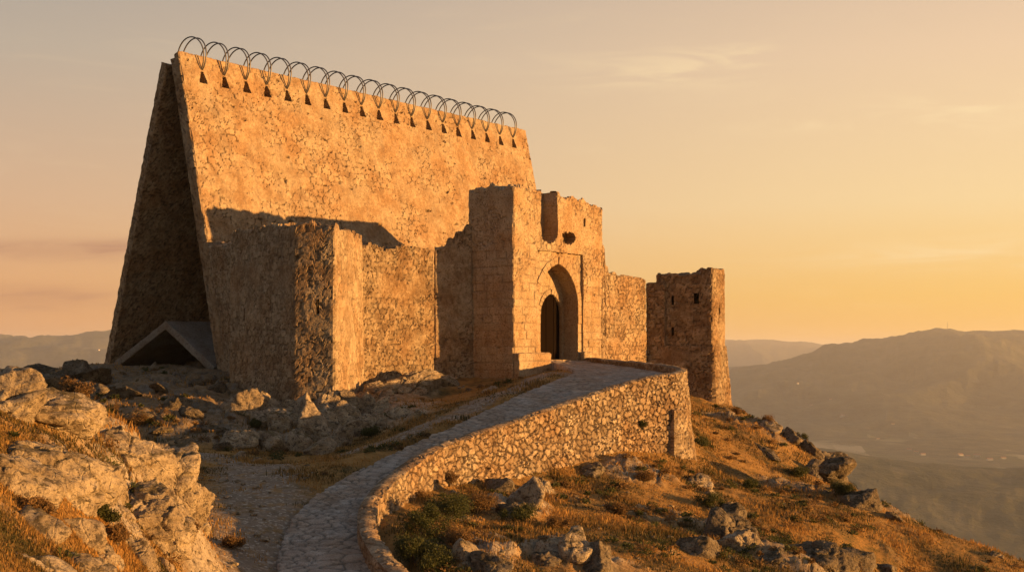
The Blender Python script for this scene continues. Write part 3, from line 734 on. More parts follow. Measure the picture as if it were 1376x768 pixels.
#%%STRUCT
# ------------------------------------------------------------------ the leaning stone panels (A-frame)
Fb = V3(-13.55, 60.0, -.8)
def world_u(px, base):   # distance along D1 from base for a picture column
    r = (px - 688) / FPX
    return (r * base[1] - base[0]) / (D1[0] - r * D1[1])
aframe = empty("leaning_stone_hall", tuple(Fb))
tag(aframe, "giant A-frame of two leaning masonry slabs rising behind the castle walls", "building")
LEN = 28.3
lean = V3(*(3.6 * D2 + 15.5 * UP)); HS = np.linalg.norm(lean); Vf = lean / HS
Nf = np.cross(D1, Vf); Nf = Nf if Nf[2] > 0 else -Nf
holes_u = [1.27 + i * 1.41 for i in range(19)]
def notch(uc):
    def f(u, v):
        hv = HS + .8
        a = np.abs(u - uc) - (.13 + (hv - .62 - v) * .17); b = np.abs(v - (hv - 1.03)) - .40
        return np.maximum(a, b)
    return f
def all_notch(u, v):
    k = np.clip(np.round((u - 1.27) / 1.41), 0, 18); uc = 1.27 + k * 1.41; hv = HS + .8
    return np.maximum(np.abs(u - uc) - (.08 + (hv - .85 - v) * .30), np.abs(v - (hv - 1.17)) - .31)
mb = MB()
topf = lambda u, t: (HS + .8) + .05 * fbm(u / .8, t, 3.1, 3) + .03 * np.round(fbm(u / .5, t * 0, 7.1, 2) * 3) / 2
panel(mb, Fb - .8 * Vf, D1, Vf, Nf, LEN, HS + .8, .42, .056, rubble(.72, .44, .05, .55, 11, .06, 1.0, gap=.09, warp=.08, few=.12), top=topf, openings=[(all_notch, .40)])
kids = [mb.build("front_slab", M_SLAB)]
mb = MB()
panel(mb, Fb - .8 * Vf - Nf * .46 + D1 * .09, D1, Vf, Nf, LEN - .2, HS + .68, .36, .10, rubble(.5, .34, .04, .1, 14, .04, .4), top=lambda u, t: (HS + .68) + .05 * fbm(u / .8, t, 5.1, 3))
kids.append(mb.build("backing_slab", M_WALL))
leanr = V3(*(-4.8 * D2 + 15.15 * UP)); HR = np.linalg.norm(leanr); Vr = leanr / HR
Nr = np.cross(Vr, D1); Nr = Nr if np.dot(Nr, D2) > 0 else -Nr
mb = MB()
# the rear slab is built from its inner side, so that its courses and put-log holes face into the hall
panel(mb, Fb + 9.8 * D2 - .8 * Vr - Nr * .5, D1, Vr, -Nr, LEN, HR + .8, .5, .085, rubble(.42, .24, .05, 0, 17, .05, .9, gap=.2), top=lambda u, t: (HR + .8) + .06 * fbm(u / .6, t, 2.1, 3))
kids.append(mb.build("rear_slab", M_WALL))
# low folded panels inside the foot of the hall
la = V3(*(3.75 * D2 + 2.25 * UP)); Ha = np.linalg.norm(la); Va = la / Ha; Na = np.cross(D1, Va); Na = Na if Na[2] > 0 else -Na
lb = V3(*(-4.7 * D2 + 2.25 * UP)); Hb = np.linalg.norm(lb); Vb = lb / Hb; Nb = np.cross(D1, Vb); Nb = Nb if Nb[2] > 0 else -Nb
smooth_pat = lambda u, v: (.012 * fbm(u / .3, v / .3, 1.1, 4) + .02 * fbm(u / 1.5, v / 1.5, 2.1, 2), .5 + .5 * fbm(u / 1.2, v / .8, 6.1, 4), np.ones_like(u))
mb = MB()
panel(mb, Fb + .95 * D2 + D1 * .05 - .0 * UP, D1, Va, Na, LEN - 1, Ha + .04, .38, .10, smooth_pat, amp=.8)
panel(mb, Fb + 9.4 * D2 + D1 * .05 - .0 * UP, D1, Vb, Nb, LEN - 1, Hb + .04, .38, .10, smooth_pat, amp=.8)
kids.append(mb.build("folded_base_panel", M_GREY))
adopt(aframe, *kids)
for k, n in zip(kids, (None, None, "rear slab with dark coursed stonework and small square holes", "low grey folded roof panel under the slabs")):
    if n: k['label'] = n

# wire rings over the ridge
def tube(pts, r, nseg=8, closed=True):
    P = np.asarray(pts, float); n = len(P)
    tg = np.roll(P, -1, 0) - np.roll(P, 1, 0)
    if not closed: tg[0] = P[1] - P[0]; tg[-1] = P[-1] - P[-2]
    tg /= np.linalg.norm(tg, axis=1)[:, None]
    ref = D1 if closed else V3(.3, .5, .81)
    a = np.cross(tg, ref); a /= np.linalg.norm(a, axis=1)[:, None]; b = np.cross(tg, a)
    an = np.linspace(0, 2 * math.pi, nseg, endpoint=False)
    rr_ = r if np.ndim(r) else np.full(n, r)
    V = P[:, None] + rr_[:, None, None] * (np.cos(an)[None, :, None] * a[:, None] + np.sin(an)[None, :, None] * b[:, None])
    V = V.reshape(-1, 3); F = []
    for i in range(n if closed else n - 1):
        for j in range(nseg):
            F.append((i * nseg + j, ((i + 1) % n) * nseg + j, ((i + 1) % n) * nseg + (j + 1) % nseg, i * nseg + (j + 1) % nseg))
    return V, F
ringC = 4.15 * D2
def ring_wire(sgn):
    ph = np.linspace(0, 2 * math.pi, 56, endpoint=False)
    foot = R(-62)    # angle of the hole, front is -D2 side
    pts = []
    for a in ph:
        w = .5 - .5 * math.cos(a - foot)
        pts.append(-D2 * (1.0 * math.cos(a)) + UP * (1.02 * math.sin(a) - .02) + D1 * sgn * (.04 + .13 * w) )
    return tube(pts, .034)
ORD = ["first", "second", "third", "fourth", "fifth", "sixth", "seventh", "eighth", "ninth", "tenth", "eleventh", "twelfth", "thirteenth", "fourteenth", "fifteenth", "sixteenth", "seventeenth", "eighteenth", "nineteenth"]
proto = None
for i, u in enumerate(holes_u):
    C = Fb + ringC + D1 * u + UP * 15.47
    if proto is None:
        proto = empty("binding_ring", tuple(C)); me_k = []
        for sgn in (-1, 1):
            V, F = ring_wire(sgn); me_k.append(mk("wire", V, F, M_METAL, proto, None, True))
        r_ = proto
    else:
        r_ = proto.copy(); COL.objects.link(r_); r_.location = tuple(C)
        for ch in me_k:
            q = ch.copy(); COL.objects.link(q); q.parent = r_
    lab = ("dark double wire ring at the left end of the slab's ridge" if i == 0 else
           "last dark double wire ring, at the right end of the ridge" if i == 18 else
           "dark double wire ring through the ridge, %s counted from the open left gable" % ORD[i])
    tag(r_, lab, "ring", "double wire rings along the ridge of the leaning slab")
print("aframe", round(time.time() - T0, 1))

# ------------------------------------------------------------------ castle
def ragged(base, amp=.16, seed=0., step=.22):
    def f(x, y):
        x = np.asarray(x, float); n = fbm(x / 1.3 + seed, y / 1.3, seed * 1.7, 3); q = fbm(x / .55, y / .55 + seed, 9.1, 2)
        b = base(x, y) if callable(base) else base
        return b + 1.9 * amp * n + 1.1 * step * (np.round(q * 2.6) / 2.6)
    return f
# corner tower
TP = [(-12.2, 54.9), (-8.70, 50.45), (-7.04, 50.25), (-6.50, 55.0), (-9.9, 60.0)]
def slit(uc, z0, z1, w): return lambda u, z: np.maximum(np.abs(u - uc) - w, np.abs(z - (z0 + z1) / 2) - (z1 - z0) / 2)
mb = MB()
prism(mb, TP, -4.4, ragged(lambda x, y: 5.05 - .12 * (x > -7.9), .12, 2.2, .30), .062, rubble(.58, .36, .032, .35, 21, .06, .7, gap=.15, few=.06), batter=.12,
      openings=[(1, slit(1.0, 1.45, 2.0, .07), .35), (0, slit(1.45, 1.2, 1.75, .07), .35)])
t1 = mb.build("corner_tower", M_WALL); tag(t1, "ruined angular stone tower standing on rocks, one face bright one face shaded", "tower")
# wall stump between tower and hall
mb = MB()
prism(mb, [(-11.75, 55.9), (-10.5, 57.4), (-12.9, 60.9), (-13.6, 60.05)], -2.6, ragged(lambda x, y: 4.75 + .35 * sstep(57.5, 60, y), .10, 5.2, .2), .065, rubble(0.59, 0.35, .05, .35, 23, .06, .5))
for V in mb.V:
    w = np.clip((V[:, 1] - 55.2) / 4.9, 0, 1); V += (w * (V[:, 2] + .8) / 15.5)[:, None] * 3.6 * D2
o = mb.build("wall_stump", M_WALL); tag(o, "short shaded wall stump joining the angular tower to the leaning slab's foot", "wall")
K = V3(-6.50, 55.03, 0); J = V3(-3.63, 58.75, 0); G2 = V3(.07, 58, 0) + 2.7 * D2
mb = MB()
a, b_, c_, d_ = K - D1 * .5, J, J + 1.2 * D2, K - D1 * .5 + 1.2 * D2
prism(mb, [a[:2], b_[:2], c_[:2], d_[:2]], -3.0, ragged(lambda x, y: 4.55 + .14 * (x > -5.2), .10, 8.1, .26), .055, rubble(0.48, 0.30, .055, .42, 31, .08, .6), batter=.12)
o = mb.build("curtain_wall", M_OLD); tag(o, "sunlit curtain wall between the angular tower and the shaded wall beside the gatehouse", "wall")
mb = MB()
def tsteps(x, y):
    s = (x - J[0]) * 1.15
    return 4.75 + .45 * sstep(.55, .75, s) + .35 * sstep(1.05, 1.15, s) + .3 * sstep(1.5, 1.65, s)
prism(mb, [J[:2] + (.01, .03), (G2 - D2 * .25)[:2], (G2 - D2 * .25 + D1 * 1.1)[:2], J[:2] + (.3, 1.3)], -2.6, ragged(tsteps, .08, 3.3, .14), .062, rubble(0.55, 0.34, .055, .35, 37, .09, .6), batter=.14)
o = mb.build("cross_wall", M_WALL); tag(o, "shaded cross wall with a stepped broken top against the gatehouse's left side", "wall")

# gatehouse
G0 = V3(.07, 58.0, -1.7)
def arch(uc, hw, zs, rise, zb):
    k = (rise ** 2 - hw ** 2) / (2 * hw); r = hw + k
    def f(u, v):
        z = v - 1.7; a = np.abs(u - uc)
        up = np.hypot(a + k, np.maximum(z - zs, 0)) - r
        return np.maximum(up, zb - z)
    return f
def rect(u0, u1, z0, z1):
    return lambda u, v: np.maximum(np.abs(u - (u0 + u1) / 2) - (u1 - u0) / 2, np.abs(v - 1.7 - (z0 + z1) / 2) - (z1 - z0) / 2)
def niche(u, v):
    z = v - 1.7; a = u - 2.79
    body = np.maximum(np.abs(a) - .665, -(z - 5.62) ) ; low = np.hypot(a, (z - 5.62) * 1.2) - .665
    d = np.where(z > 5.62, np.abs(a) - .665, low) + .05 * fbm(u / .4, v / .4, 2.2, 2)
    return d
def brk(u, v):
    z = v - 1.7
    return np.hypot((u - 4.35) / 1.0, (z - 5.44) * 1.9) - .58 + .16 * fbm(u / .35, v / .3, 4.2, 2)
OUT = arch(3.695, 1.635, 2.15, 2.0, -.47); DOOR = arch(4.27, .87, 1.70, 1.05, -.47)
gtop = ragged(lambda u, t: 7.55 + 1.7 - .16 * sstep(3.6, 3.8, u) - .12 * sstep(5.7, 5.8, u) - .16 * sstep(6.8, 6.9, u), .08, 6.1, .22)
mb = MB()
panel(mb, G0, D1, UP, N1, 7.37, 9.25, 2.7, .058, (lambda A, B: (lambda u, v: tuple(np.where((fbm(u / 2.2, v / 2.2, 3.9, 3) + (v - 5.9) * .28) > 0.0, q, p) for p, q in zip(A(u, v), B(u, v)))))(ashlar(.58, .37, .028, 41, .35), rubble(0.55, 0.34, .05, .42, 43, .06, .6)),
      top=gtop, openings=[(rect(1.86, 5.66, -.47, 4.70), .14), (OUT, 1.0), (DOOR, 2.35), (niche, .85), (brk, .55), (rect(5.6, 5.78, 6.08, 6.48), .5)], lid_skip=lambda u, t: (np.abs(u - 2.79) < .66) & (t < .84))
gate = empty("gatehouse", (.07, 58.0, -1.7)); tag(gate, "square gatehouse with a deep pointed archway and a small dark door", "gatehouse")
gw = mb.build("wall", M_ASH)
# voussoir rings
def voussoirs(name, uc, hw, zs, rise, dep, wid, n, out, seed):
    k = (rise ** 2 - hw ** 2) / (2 * hw); r = hw + k; a1 = math.acos(k / r); V = []; F = []; A = []
    rs = np.random.RandomState(seed)
    def blk(P8, tone):
        b0 = len(V); V.extend(P8); F.extend([(b0, b0 + 1, b0 + 2, b0 + 3), (b0 + 7, b0 + 6, b0 + 5, b0 + 4), (b0, b0 + 4, b0 + 5, b0 + 1), (b0 + 1, b0 + 5, b0 + 6, b0 + 2), (b0 + 2, b0 + 6, b0 + 7, b0 + 3), (b0 + 3, b0 + 7, b0 + 4, b0)]); A.extend([tone] * 8)
    def P(u, z, d): return V3(.07, 58, 0) + u * D1 + z * UP - d * N1
    for side in (-1, 1):
        segs = []
        m = int(zs / .38)
        for i in range(m + 1):
            z0_, z1_ = -.45 + (zs + .45) * i / (m + 1), -.45 + (zs + .45) * (i + 1) / (m + 1)
            w = wid * rs.uniform(.8, 1.15); g = .008
            segs.append([(uc + side * (hw + .004), z0_ + g), (uc + side * (hw + w), z0_ + g), (uc + side * (hw + w), z1_ - g), (uc + side * (hw + .004), z1_ - g)])
        for i in range(n):
            p0, p1 = a1 * i / n, a1 * (i + 1) / n; g = .006; w = wid * rs.uniform(.88, 1.1)
            q = []
            for p, rad in ((p0 + g / r, r), (p0 + g / r, r + w), (p1 - g / r, r + w), (p1 - g / r, r)):
                uu = max(rad * math.cos(p) - k, 0.0); q.append((uc + side * uu, zs + rad * math.sin(p)))
            segs.append(q)
        for q in segs:
            o_ = out + rs.uniform(-.012, .014); tone = rs.rand()
            blk([P(*s, dep - o_) for s in q] + [P(*s, dep + .05) for s in q], tone)
    o = mk(name, V, F, M_ASH, None, {'tone': A, 'stone': np.ones(len(V))})
    bm = o.modifiers.new("edge", 'BEVEL'); bm.width = .018; bm.segments = 2
    return o
v1 = voussoirs("arch_surround", 3.695, 1.635, 2.15, 2.0, .14, .34, 9, .045, 3)
v2 = voussoirs("door_surround", 4.27, .87, 1.70, 1.05, 1.0, .24, 7, .05, 4)
mb = MB()
panel(mb, V3(.07, 58, -1.7) + N1 * .36 - D1 * .02, D1, UP, N1, 2.5, 1.56, .36, .06, ashlar(.6, .4, .02, 47, .5), top=lambda u, t: 1.56 + .03 * fbm(u / .5, t, 2.2, 2))
pl1 = mb.build("plinth", M_ASH)
mb = MB()
panel(mb, V3(.07, 58, -1.7) + N1 * .30 + D1 * 5.36, D1, UP, N1, .72, 1.62, .30, .06, ashlar(.5, .4, .02, 49, .5), top=lambda u, t: 1.62 + .02 * fbm(u / .5, t, 3.2, 2))
pl2 = mb.build("plinth", M_ASH)
V = []; F = []
for i in range(9):
    u0 = 3.37 + i * .212; u1 = u0 + .206
    b0 = len(V); dj = .012 * (i % 3)
    for dd in (1.07 + dj, 1.24):
        for (uu, zz) in ((u0, -.46), (u1, -.46), (u1, 2.78), (u0, 2.78)): V.append(V3(.07, 58, 0) + uu * D1 + zz * UP - dd * N1)
    F += [(b0, b0 + 1, b0 + 2, b0 + 3), (b0, b0 + 4, b0 + 5, b0 + 1), (b0 + 1, b0 + 5, b0 + 6, b0 + 2), (b0 + 3, b0 + 2, b0 + 6, b0 + 7), (b0, b0 + 3, b0 + 7, b0 + 4), (b0 + 4, b0 + 7, b0 + 6, b0 + 5)]
dl = mk("door_leaf", V, F, M_WOOD_SHADE)  # planks set close behind the surround to fill the doorway with dark
adopt(gate, gw, v1, v2, pl1, pl2, dl)

# right curtain wall, link wall, right tower
Ca = V3(4.58, 63.8, 0); Cb = Ca + D1 * 4.15
mb = MB()
def rtop(x, y):
    s = (x - Ca[0]) * D1[0] + (y - Ca[1]) * D1[1]
    return 3.80 + .95 * (1 - sstep(.1, .28, s)) + .35 * (1 - sstep(.5, .6, s)) + .15 * (1 - sstep(1.2, 1.4, s))
prism(mb, [(Ca - D1 * .1)[:2], Cb[:2], (Cb + 1.2 * D2)[:2], (Ca - D1 * .1 + 1.2 * D2)[:2]], -2.6, ragged(rtop, .06, 4.4, .12), .062, rubble(0.47, 0.29, .055, .25, 51, .06, .5), batter=.08)
o = mb.build("curtain_wall", M_WALL); tag(o, "sunlit curtain wall between the gatehouse and the far right tower", "wall")
mb = MB()
prism(mb, [(7.12, 67.25), (8.1, 66.98), (8.6, 68.4), (7.5, 68.6)], -3.2, ragged(3.55, .05, 1.4, .1), .065, rubble(0.49, 0.31, .05, .25, 53, .06, .5))
o = mb.build("link_wall", M_OLD); tag(o, "narrow shaded wall linking the sunlit curtain wall to the right tower", "wall")
RT = [(7.75, 66.45), (9.2, 65.75), (10.38, 65.5), (11.35, 67.5), (10.6, 70.6), (7.9, 70.2)]
RTb = np.array(RT); ctr = RTb.mean(0)
RT = [(7.75, 67.25), (10.54, 66.42), (11.5, 68.25), (10.9, 71.2), (8.1, 71.0)]
RTb = np.array(RT); ctr = RTb.mean(0)
rt = empty("right_tower", (9.6, 67.8, -3.2)); tag(rt, "far stone tower at the castle's right end above the slope", "tower")
mb = MB()
prism(mb, RT, -.6, ragged(lambda x, y: 4.06 + .24 * ((x > 10.0) & (y < 68.6)), .06, 7.7, .18), .066, rubble(0.52, 0.33, .05, .12, 55, .05, .6),
      openings=[(0, slit(.80, 2.4, 2.9, .09), .3), (0, slit(2.05, 2.45, 3.0, .1), .3), (0, slit(.80, .75, 1.2, .07), .3), (1, slit(1.1, 1.9, 2.4, .08), .3)])
k1 = mb.build("upper_stage", M_OLD)
mb = MB()
prism(mb, ctr + (RTb - ctr) * 1.06, -4.6, lambda x, y: .22 + .05 * fbm(np.asarray(x) / .4, y / .4, 2.2, 2), .066, rubble(0.57, 0.38, .06, .05, 57, .06, .5), batter=.42)
k2 = mb.build("lower_stage", M_OLD)
adopt(rt, k1, k2)
# masonry block added out of view behind the gatehouse to shadow the slab
mb = MB()
prism(mb, [(.35, 62.7), (3.0, 66.2), (1.9, 71.4), (.35, 68.5)], -3.5, ragged(lambda x, y: 7.55 - 1.5 * sstep(67.2, 70.2, .208 * x + .978 * y), .06, 2.9, .12), .11, rubble(.45, .3, .05, .2, 59, .06, .5))
o = mb.build("shadow_block", M_WALL); tag(o, "unseen masonry block added behind the gatehouse to shadow the leaning slab", "tower")
print("castle", round(time.time() - T0, 1))

# ------------------------------------------------------------------ ramp road and its walls
nw = 48
tt = np.linspace(0, 1, nw)
Lp = RR[:, [4, 5, 6]]; Rp = np.stack([RR[:, 0], RR[:, 1], RR[:, 3]], 1)
Rin = Rp + (Lp - Rp) * .10
P = Lp[:, None] * (1 - tt)[None, :, None] + Rin[:, None] * tt[None, :, None]
wid = np.linalg.norm(Rin - Lp, axis=1)[:, None] * tt[None]
S2 = np.repeat(S_R[:, None], nw, 1)
xx, yy = P[..., 0].ravel(), P[..., 1].ravel()
f1, e, cid = worley2(xx / .30 + .15 * fbm(xx, yy, 0, 2), yy / .24, 5, .40)
big_ = worley2(xx / .55, yy / .42, 8, .4); usebig = fbm(xx / 1.3, yy / 1.3, 6.6, 2) > .12
e = np.where(usebig, big_[1] * 1.3, e); cid = np.where(usebig, big_[2], cid)
stn = sstep(.02, .22, e)
edge_fall = (np.minimum(tt, 1)[None] < .04) * -.10 + 0 * S2
wob = .05 * fbm(S2.ravel() / .5, 0 * S2.ravel(), 1.1, 2)
z = P[..., 2].ravel() + .045 * (stn - .6) + .03 * (cid - .5) * stn + .04 * fbm(xx / 1.2, yy / 1.2, 9.9, 3)
dirL = (Lp - Rp); dirL[:, 2] = 0; dirL /= np.linalg.norm(dirL, axis=1)[:, None]
off = ((1 - tt)[None] ** 6 * .14 * fbm(S_R / .45, 0 * S_R, 7.3, 3)[:, None])
Pr = P.copy(); Pr[..., 2] = z.reshape(P.shape[:2]); Pr += off[..., None] * dirL[:, None]
skirt = Pr[:, :1].copy(); skirt[..., 2] -= .45; skirt += dirL[:, None] * .05
Pr = np.concatenate([skirt, Pr], 1)
tone = np.concatenate([np.full((len(S_R), 1), .4), cid.reshape(-1, nw)], 1); stn2 = np.concatenate([np.full((len(S_R), 1), .6), stn.reshape(-1, nw)], 1)
o = mk("ramp_road", Pr.reshape(-1, 3), gridf(len(S_R), nw + 1), M_COB, None, {'tone': tone.ravel(), 'stone': stn2.ravel()}, True); tag(o, kind='structure')
# retaining wall
Rtop = RR[:, :3].copy()
outn = -dirL
tan = np.gradient(RR[:, :2], axis=0); tan /= np.linalg.norm(tan, axis=1)[:, None]
on = np.stack([tan[:, 1], -tan[:, 0], 0 * tan[:, 0]], 1)
for _ in range(30): on[1:-1] = (on[:-2] + on[1:-1] * 2 + on[2:]) / 4
on /= np.linalg.norm(on, axis=1)[:, None]
gzb = height(Rtop[:, 0] + on[:, 0] * .5, Rtop[:, 1] + on[:, 1] * .5)
gzb = np.minimum(gzb, Rtop[:, 2] - .8) - .7
for _ in range(20): gzb[1:-1] = (gzb[:-2] + gzb[1:-1] + gzb[2:]) / 3
crest = .05 * fbm(S_R / .7, 0 * S_R, 12.2, 3)
nv = 84
tv = np.linspace(0, 1, nv)
z = gzb[:, None] + (Rtop[:, 2:3] + crest[:, None] - gzb[:, None]) * tv[None]
hgt = (Rtop[:, 2:3] - z)
Pw = np.stack([np.repeat(Rtop[:, 0:1], nv, 1), np.repeat(Rtop[:, 1:2], nv, 1), z], 2) + on[:, None] * (hgt * .10)[..., None]
d, tn, sm = rubble(.40, .30, .09, 0, 71, .10, .6, .47, .19, .06)(np.repeat(S_R[:, None], nv, 1).ravel(), z.ravel())
Pw += on[:, None] * d.reshape(-1, nv)[..., None]
nc = 10; tcw = np.linspace(0, 1, nc)
capw = .44
rimo = Pw[:, -1]
inner = Rtop - on * capw; inner[:, 2] += crest
cap = rimo[:, None] * (1 - tcw)[None, :, None] + inner[:, None] * tcw[None, :, None]
dc, tc_, sc_ = rubble(.5, .42, .035, .3, 73, .02, .3)(np.repeat(S_R[:, None], nc, 1).ravel(), (cap[..., 0] * .3 + tcw[None] * capw).ravel())
dome = (.05 * (1 - (2 * tcw - 1) ** 2))[None] + dc.reshape(-1, nc) * (np.minimum(tcw, 1 - tcw) * 8).clip(0, 1)[None]
cap[..., 2] += dome
ni = 16; tin = np.linspace(0, 1, ni)
zi = inner[:, 2:3] + (RR[:, 3:4] - .12 - inner[:, 2:3]) * tin[None]
Pi = np.stack([np.repeat(inner[:, 0:1], ni, 1), np.repeat(inner[:, 1:2], ni, 1), zi], 2)
di, ti_, si_ = rubble(.4, .25, .04, .1, 75, .03, .3)(np.repeat(S_R[:, None], ni, 1).ravel(), zi.ravel())
Pi -= on[:, None] * (di.reshape(-1, ni) * np.minimum(tin * 6, 1)[None])[..., None]
mb = MB(); m_ = len(S_R)
mb.add(Pw.reshape(-1, 3), gridf(m_, nv), np.stack([tn, sm], 1))
mb.add(cap.reshape(-1, 3), gridf(m_, nc), np.stack([tc_, sc_], 1))
mb.add(Pi.reshape(-1, 3), gridf(m_, ni), np.stack([ti_, si_], 1))
rw = empty("retaining_wall", (Rtop[0, 0], Rtop[0, 1], gzb[0])); tag(rw, "long curved retaining wall of rough boulders carrying the cobbled ramp to the gate", "retaining wall")
k1 = mb.build("wall", M_RAMPW)
mb = MB()
prism(mb, [(6.10, 50.35), (6.38, 49.75), (7.05, 50.55), (6.75, 51.3)], -5.6, lambda x, y: -2.35 + .1 * fbm(np.asarray(x) / .3, y / .3, 2.2, 2), .06, rubble(.36, .27, .06, 0, 77, .05, .3, .4), batter=.62)
k2 = mb.build("buttress", M_RAMPW)
adopt(rw, k1, k2)
print("ramp", round(time.time() - T0, 1))
#%%DETAIL
# ------------------------------------------------------------------ rocks
_ico = {}
def ico(sub):
    if sub not in _ico:
        bm = bmesh.new(); bmesh.ops.create_icosphere(bm, subdivisions=sub, radius=1)
        _ico[sub] = (np.array([v.co[:] for v in bm.verts]), np.array([[v.index for v in f.verts] for f in bm.faces])); bm.free()
    return _ico[sub]
def rock_verts(seed, sub, size, planes=16, soft=15, crack=.06):
    soft = soft * 2.2; planes = int(planes * 1.6)
    p, F = ico(sub); rs = np.random.RandomState(seed)
    n = rs.randn(planes, 3); n /= np.linalg.norm(n, axis=1)[:, None]; d = rs.uniform(.50, .92, planes)
    q = np.maximum(p @ n.T, .02); ri = np.minimum(d[None] / q, 1.25)
    r = -np.log(np.exp(-soft * ri).sum(1) + np.exp(-soft * 1.12)) / soft
    P = p * r[:, None] * np.asarray(size)[None]
    L = float(np.mean(size)); nn = P / np.linalg.norm(P, axis=1)[:, None]
    o = seed * 3.7
    d = .16 * L * fbm(P[:, 0] / (L * .9) + o, P[:, 1] / (L * .9), P[:, 2] / (L * .8), 4)
    wx = .25 * L * fbm(P[:, 0] / L + o, P[:, 1] / L, P[:, 2] / L + 4, 3)
    f1, e, ci = worley3((P[:, 0] + wx) / (L * .80) + o, (P[:, 1] + wx) / (L * .62), (P[:, 2] - wx) / (L * .50), 0, True)
    d += .13 * L * (ci - .5) * sstep(0, .12, e)
    d -= crack * L * (1 - sstep(0, .07, e))
    f1, e, ci = worley3((P[:, 0] - wx) / (L * .33) + o, (P[:, 1] + wx) / (L * .28), (P[:, 2] - wx) / (L * .22), 0, True)
    d += .075 * L * (ci - .5) * sstep(0, .15, e)
    d += .05 * min(L, 1) * fbm(P[:, 0] / .22 + o, P[:, 1] / .22, P[:, 2] / .15, 4, .6, True)
    st = fbm(P[:, 0] / .8 + o, P[:, 1] / .8, (P[:, 2] + .35 * P[:, 0]) / .16, 3)
    d += .035 * L * st
    return P + nn * d[:, None], F
def rot(P, rz, rx=0., ry=0.):
    cx, sx = math.cos(rx), math.sin(rx); cy, sy = math.cos(ry), math.sin(ry); cz, sz = math.cos(rz), math.sin(rz)
    Rx = np.array([[1, 0, 0], [0, cx, -sx], [0, sx, cx]]); Ry = np.array([[cy, 0, sy], [0, 1, 0], [-sy, 0, cy]]); Rz = np.array([[cz, -sz, 0], [sz, cz, 0], [0, 0, 1]])
    return P @ (Rz @ Ry @ Rx).T
def rock(name, pos, size, seed, label, sub=5, rz=0., rx=0., ry=0., planes=16, soft=15, group=None, crack=.06, mat=None):
    V, F = rock_verts(seed, sub, size, planes, soft, crack); V = rot(V, rz, rx, ry)
    o = mk(name, V, F, mat or M_ROCK, None, None, True); o.location = tuple(pos)
    tag(o, label, "rock", group)
    return o
# foreground outcrop: picture column, row, distance, radii, turn, tilt, label
FG = [
 (38, 548, 21.0, (1.15, .9, .52), .3, .1, .25, "long sunlit rock forming the top left crest of the outcrop"),
 (-12, 536, 20.0, (.8, .8, .55), .9, .0, -.1, "knobbly rock at the outcrop's upper left corner with a dark hollow"),
 (98, 580, 22.5, (.62, .5, .26), .2, 0, .2, "low flat rock at the right end of the crest, below the dark knoll"),
 (158, 612, 23.2, (.85, .8, .78), .5, .15, .35, "tall pale boulder under the small round stone, mid outcrop"),
 (173, 583, 23.4, (.19, .18, .16), .1, 0, 0, "small round stone perched on top of the tall pale boulder"),
 (212, 640, 24.0, (.80, .75, .85), 1.1, .2, .3, "fissured boulder right of the tall pale boulder, facing the path"),
 (245, 690, 24.0, (.62, .7, .95), .4, .0, .35, "steep slabby rock at the outcrop's right edge above the path"),
 (205, 700, 21.6, (.70, .6, .85), .7, .1, .4, "pitted rock below the fissured boulder, dark streaks on its left"),
 (128, 648, 20.2, (.58, .5, .48), .2, .2, .5, "striped rock in the gap between the rounded left boulder and the tall one"),
 (62, 640, 17.8, (1.0, .8, .72), .35, .1, .35, "large rounded sunlit boulder in the left foreground"),
 (5, 662, 16.0, (.75, .7, .70), 1.0, .0, .1, "broad speckled boulder cut by the left picture edge"),
 (262, 742, 24.0, (.50, .5, .48), .8, .1, .2, "blocky rock at the foot of the outcrop beside the footpath"),
 (292, 764, 23.4, (.34, .3, .28), .2, 0, 0, "lowest small rock of the outcrop, at the bottom next to the footpath"),
 (180, 758, 18.6, (.55, .5, .50), 1.3, .1, .3, "rugged rock at the bottom of the outcrop right of the grassy hollow"),
 (95, 768, 14.6, (.50, .4, .22), .3, .1, .2, "flat grey rock in the grass at the bottom left corner"),
 (20, 752, 13.0, (.40, .35, .20), .7, 0, .1, "small flat rock among dry grass at the bottom left corner"),
 (262, 668, 29.5, (.32, .26, .22), .4, 0, .1, "single sunlit stone in the grass right of the outcrop"),
 (150, 690, 19.6, (.50, .45, .42), .9, .2, .4, "cracked sunlit rock in the grassy hollow below the striped rock"),
 (100, 712, 16.6, (.42, .36, .30), .5, .1, .2, "speckled rock half buried in grass right under the large rounded boulder"),
 (140, 745, 16.8, (.46, .4, .30), 1.5, .2, .2, "slanting rock in the grass between the hollow and the bottom edge"),
 (228, 715, 21.8, (.42, .40, .46), 1.9, .1, .3, "dark streaked rock between the pitted rock and the blocky foot rock"),
 (40, 700, 15.0, (.42, .35, .28), .4, 0, .3, "low sunlit rock just under the broad speckled boulder"),
 (58, 762, 13.2, (.36, .3, .2), .8, 0, .1, "flat lichened rock at the very bottom left, in tall dry grass"),
 (276, 700, 27.5, (.30, .25, .3), .4, .2, .3, "dark topped stone tucked against the outcrop's right side"),
]
for i, (px, py, Y, sz, rz, rx, ry, lab) in enumerate(FG):
    rock("boulder", PX(px - (8 if px > 100 else 0), py + 10, Y), tuple(v * (1.26 if max(sz) > .45 else 1.15) for v in sz), 100 + i, lab, 6 if max(sz) > .45 else 4, rz, rx, ry, planes=13, soft=11)
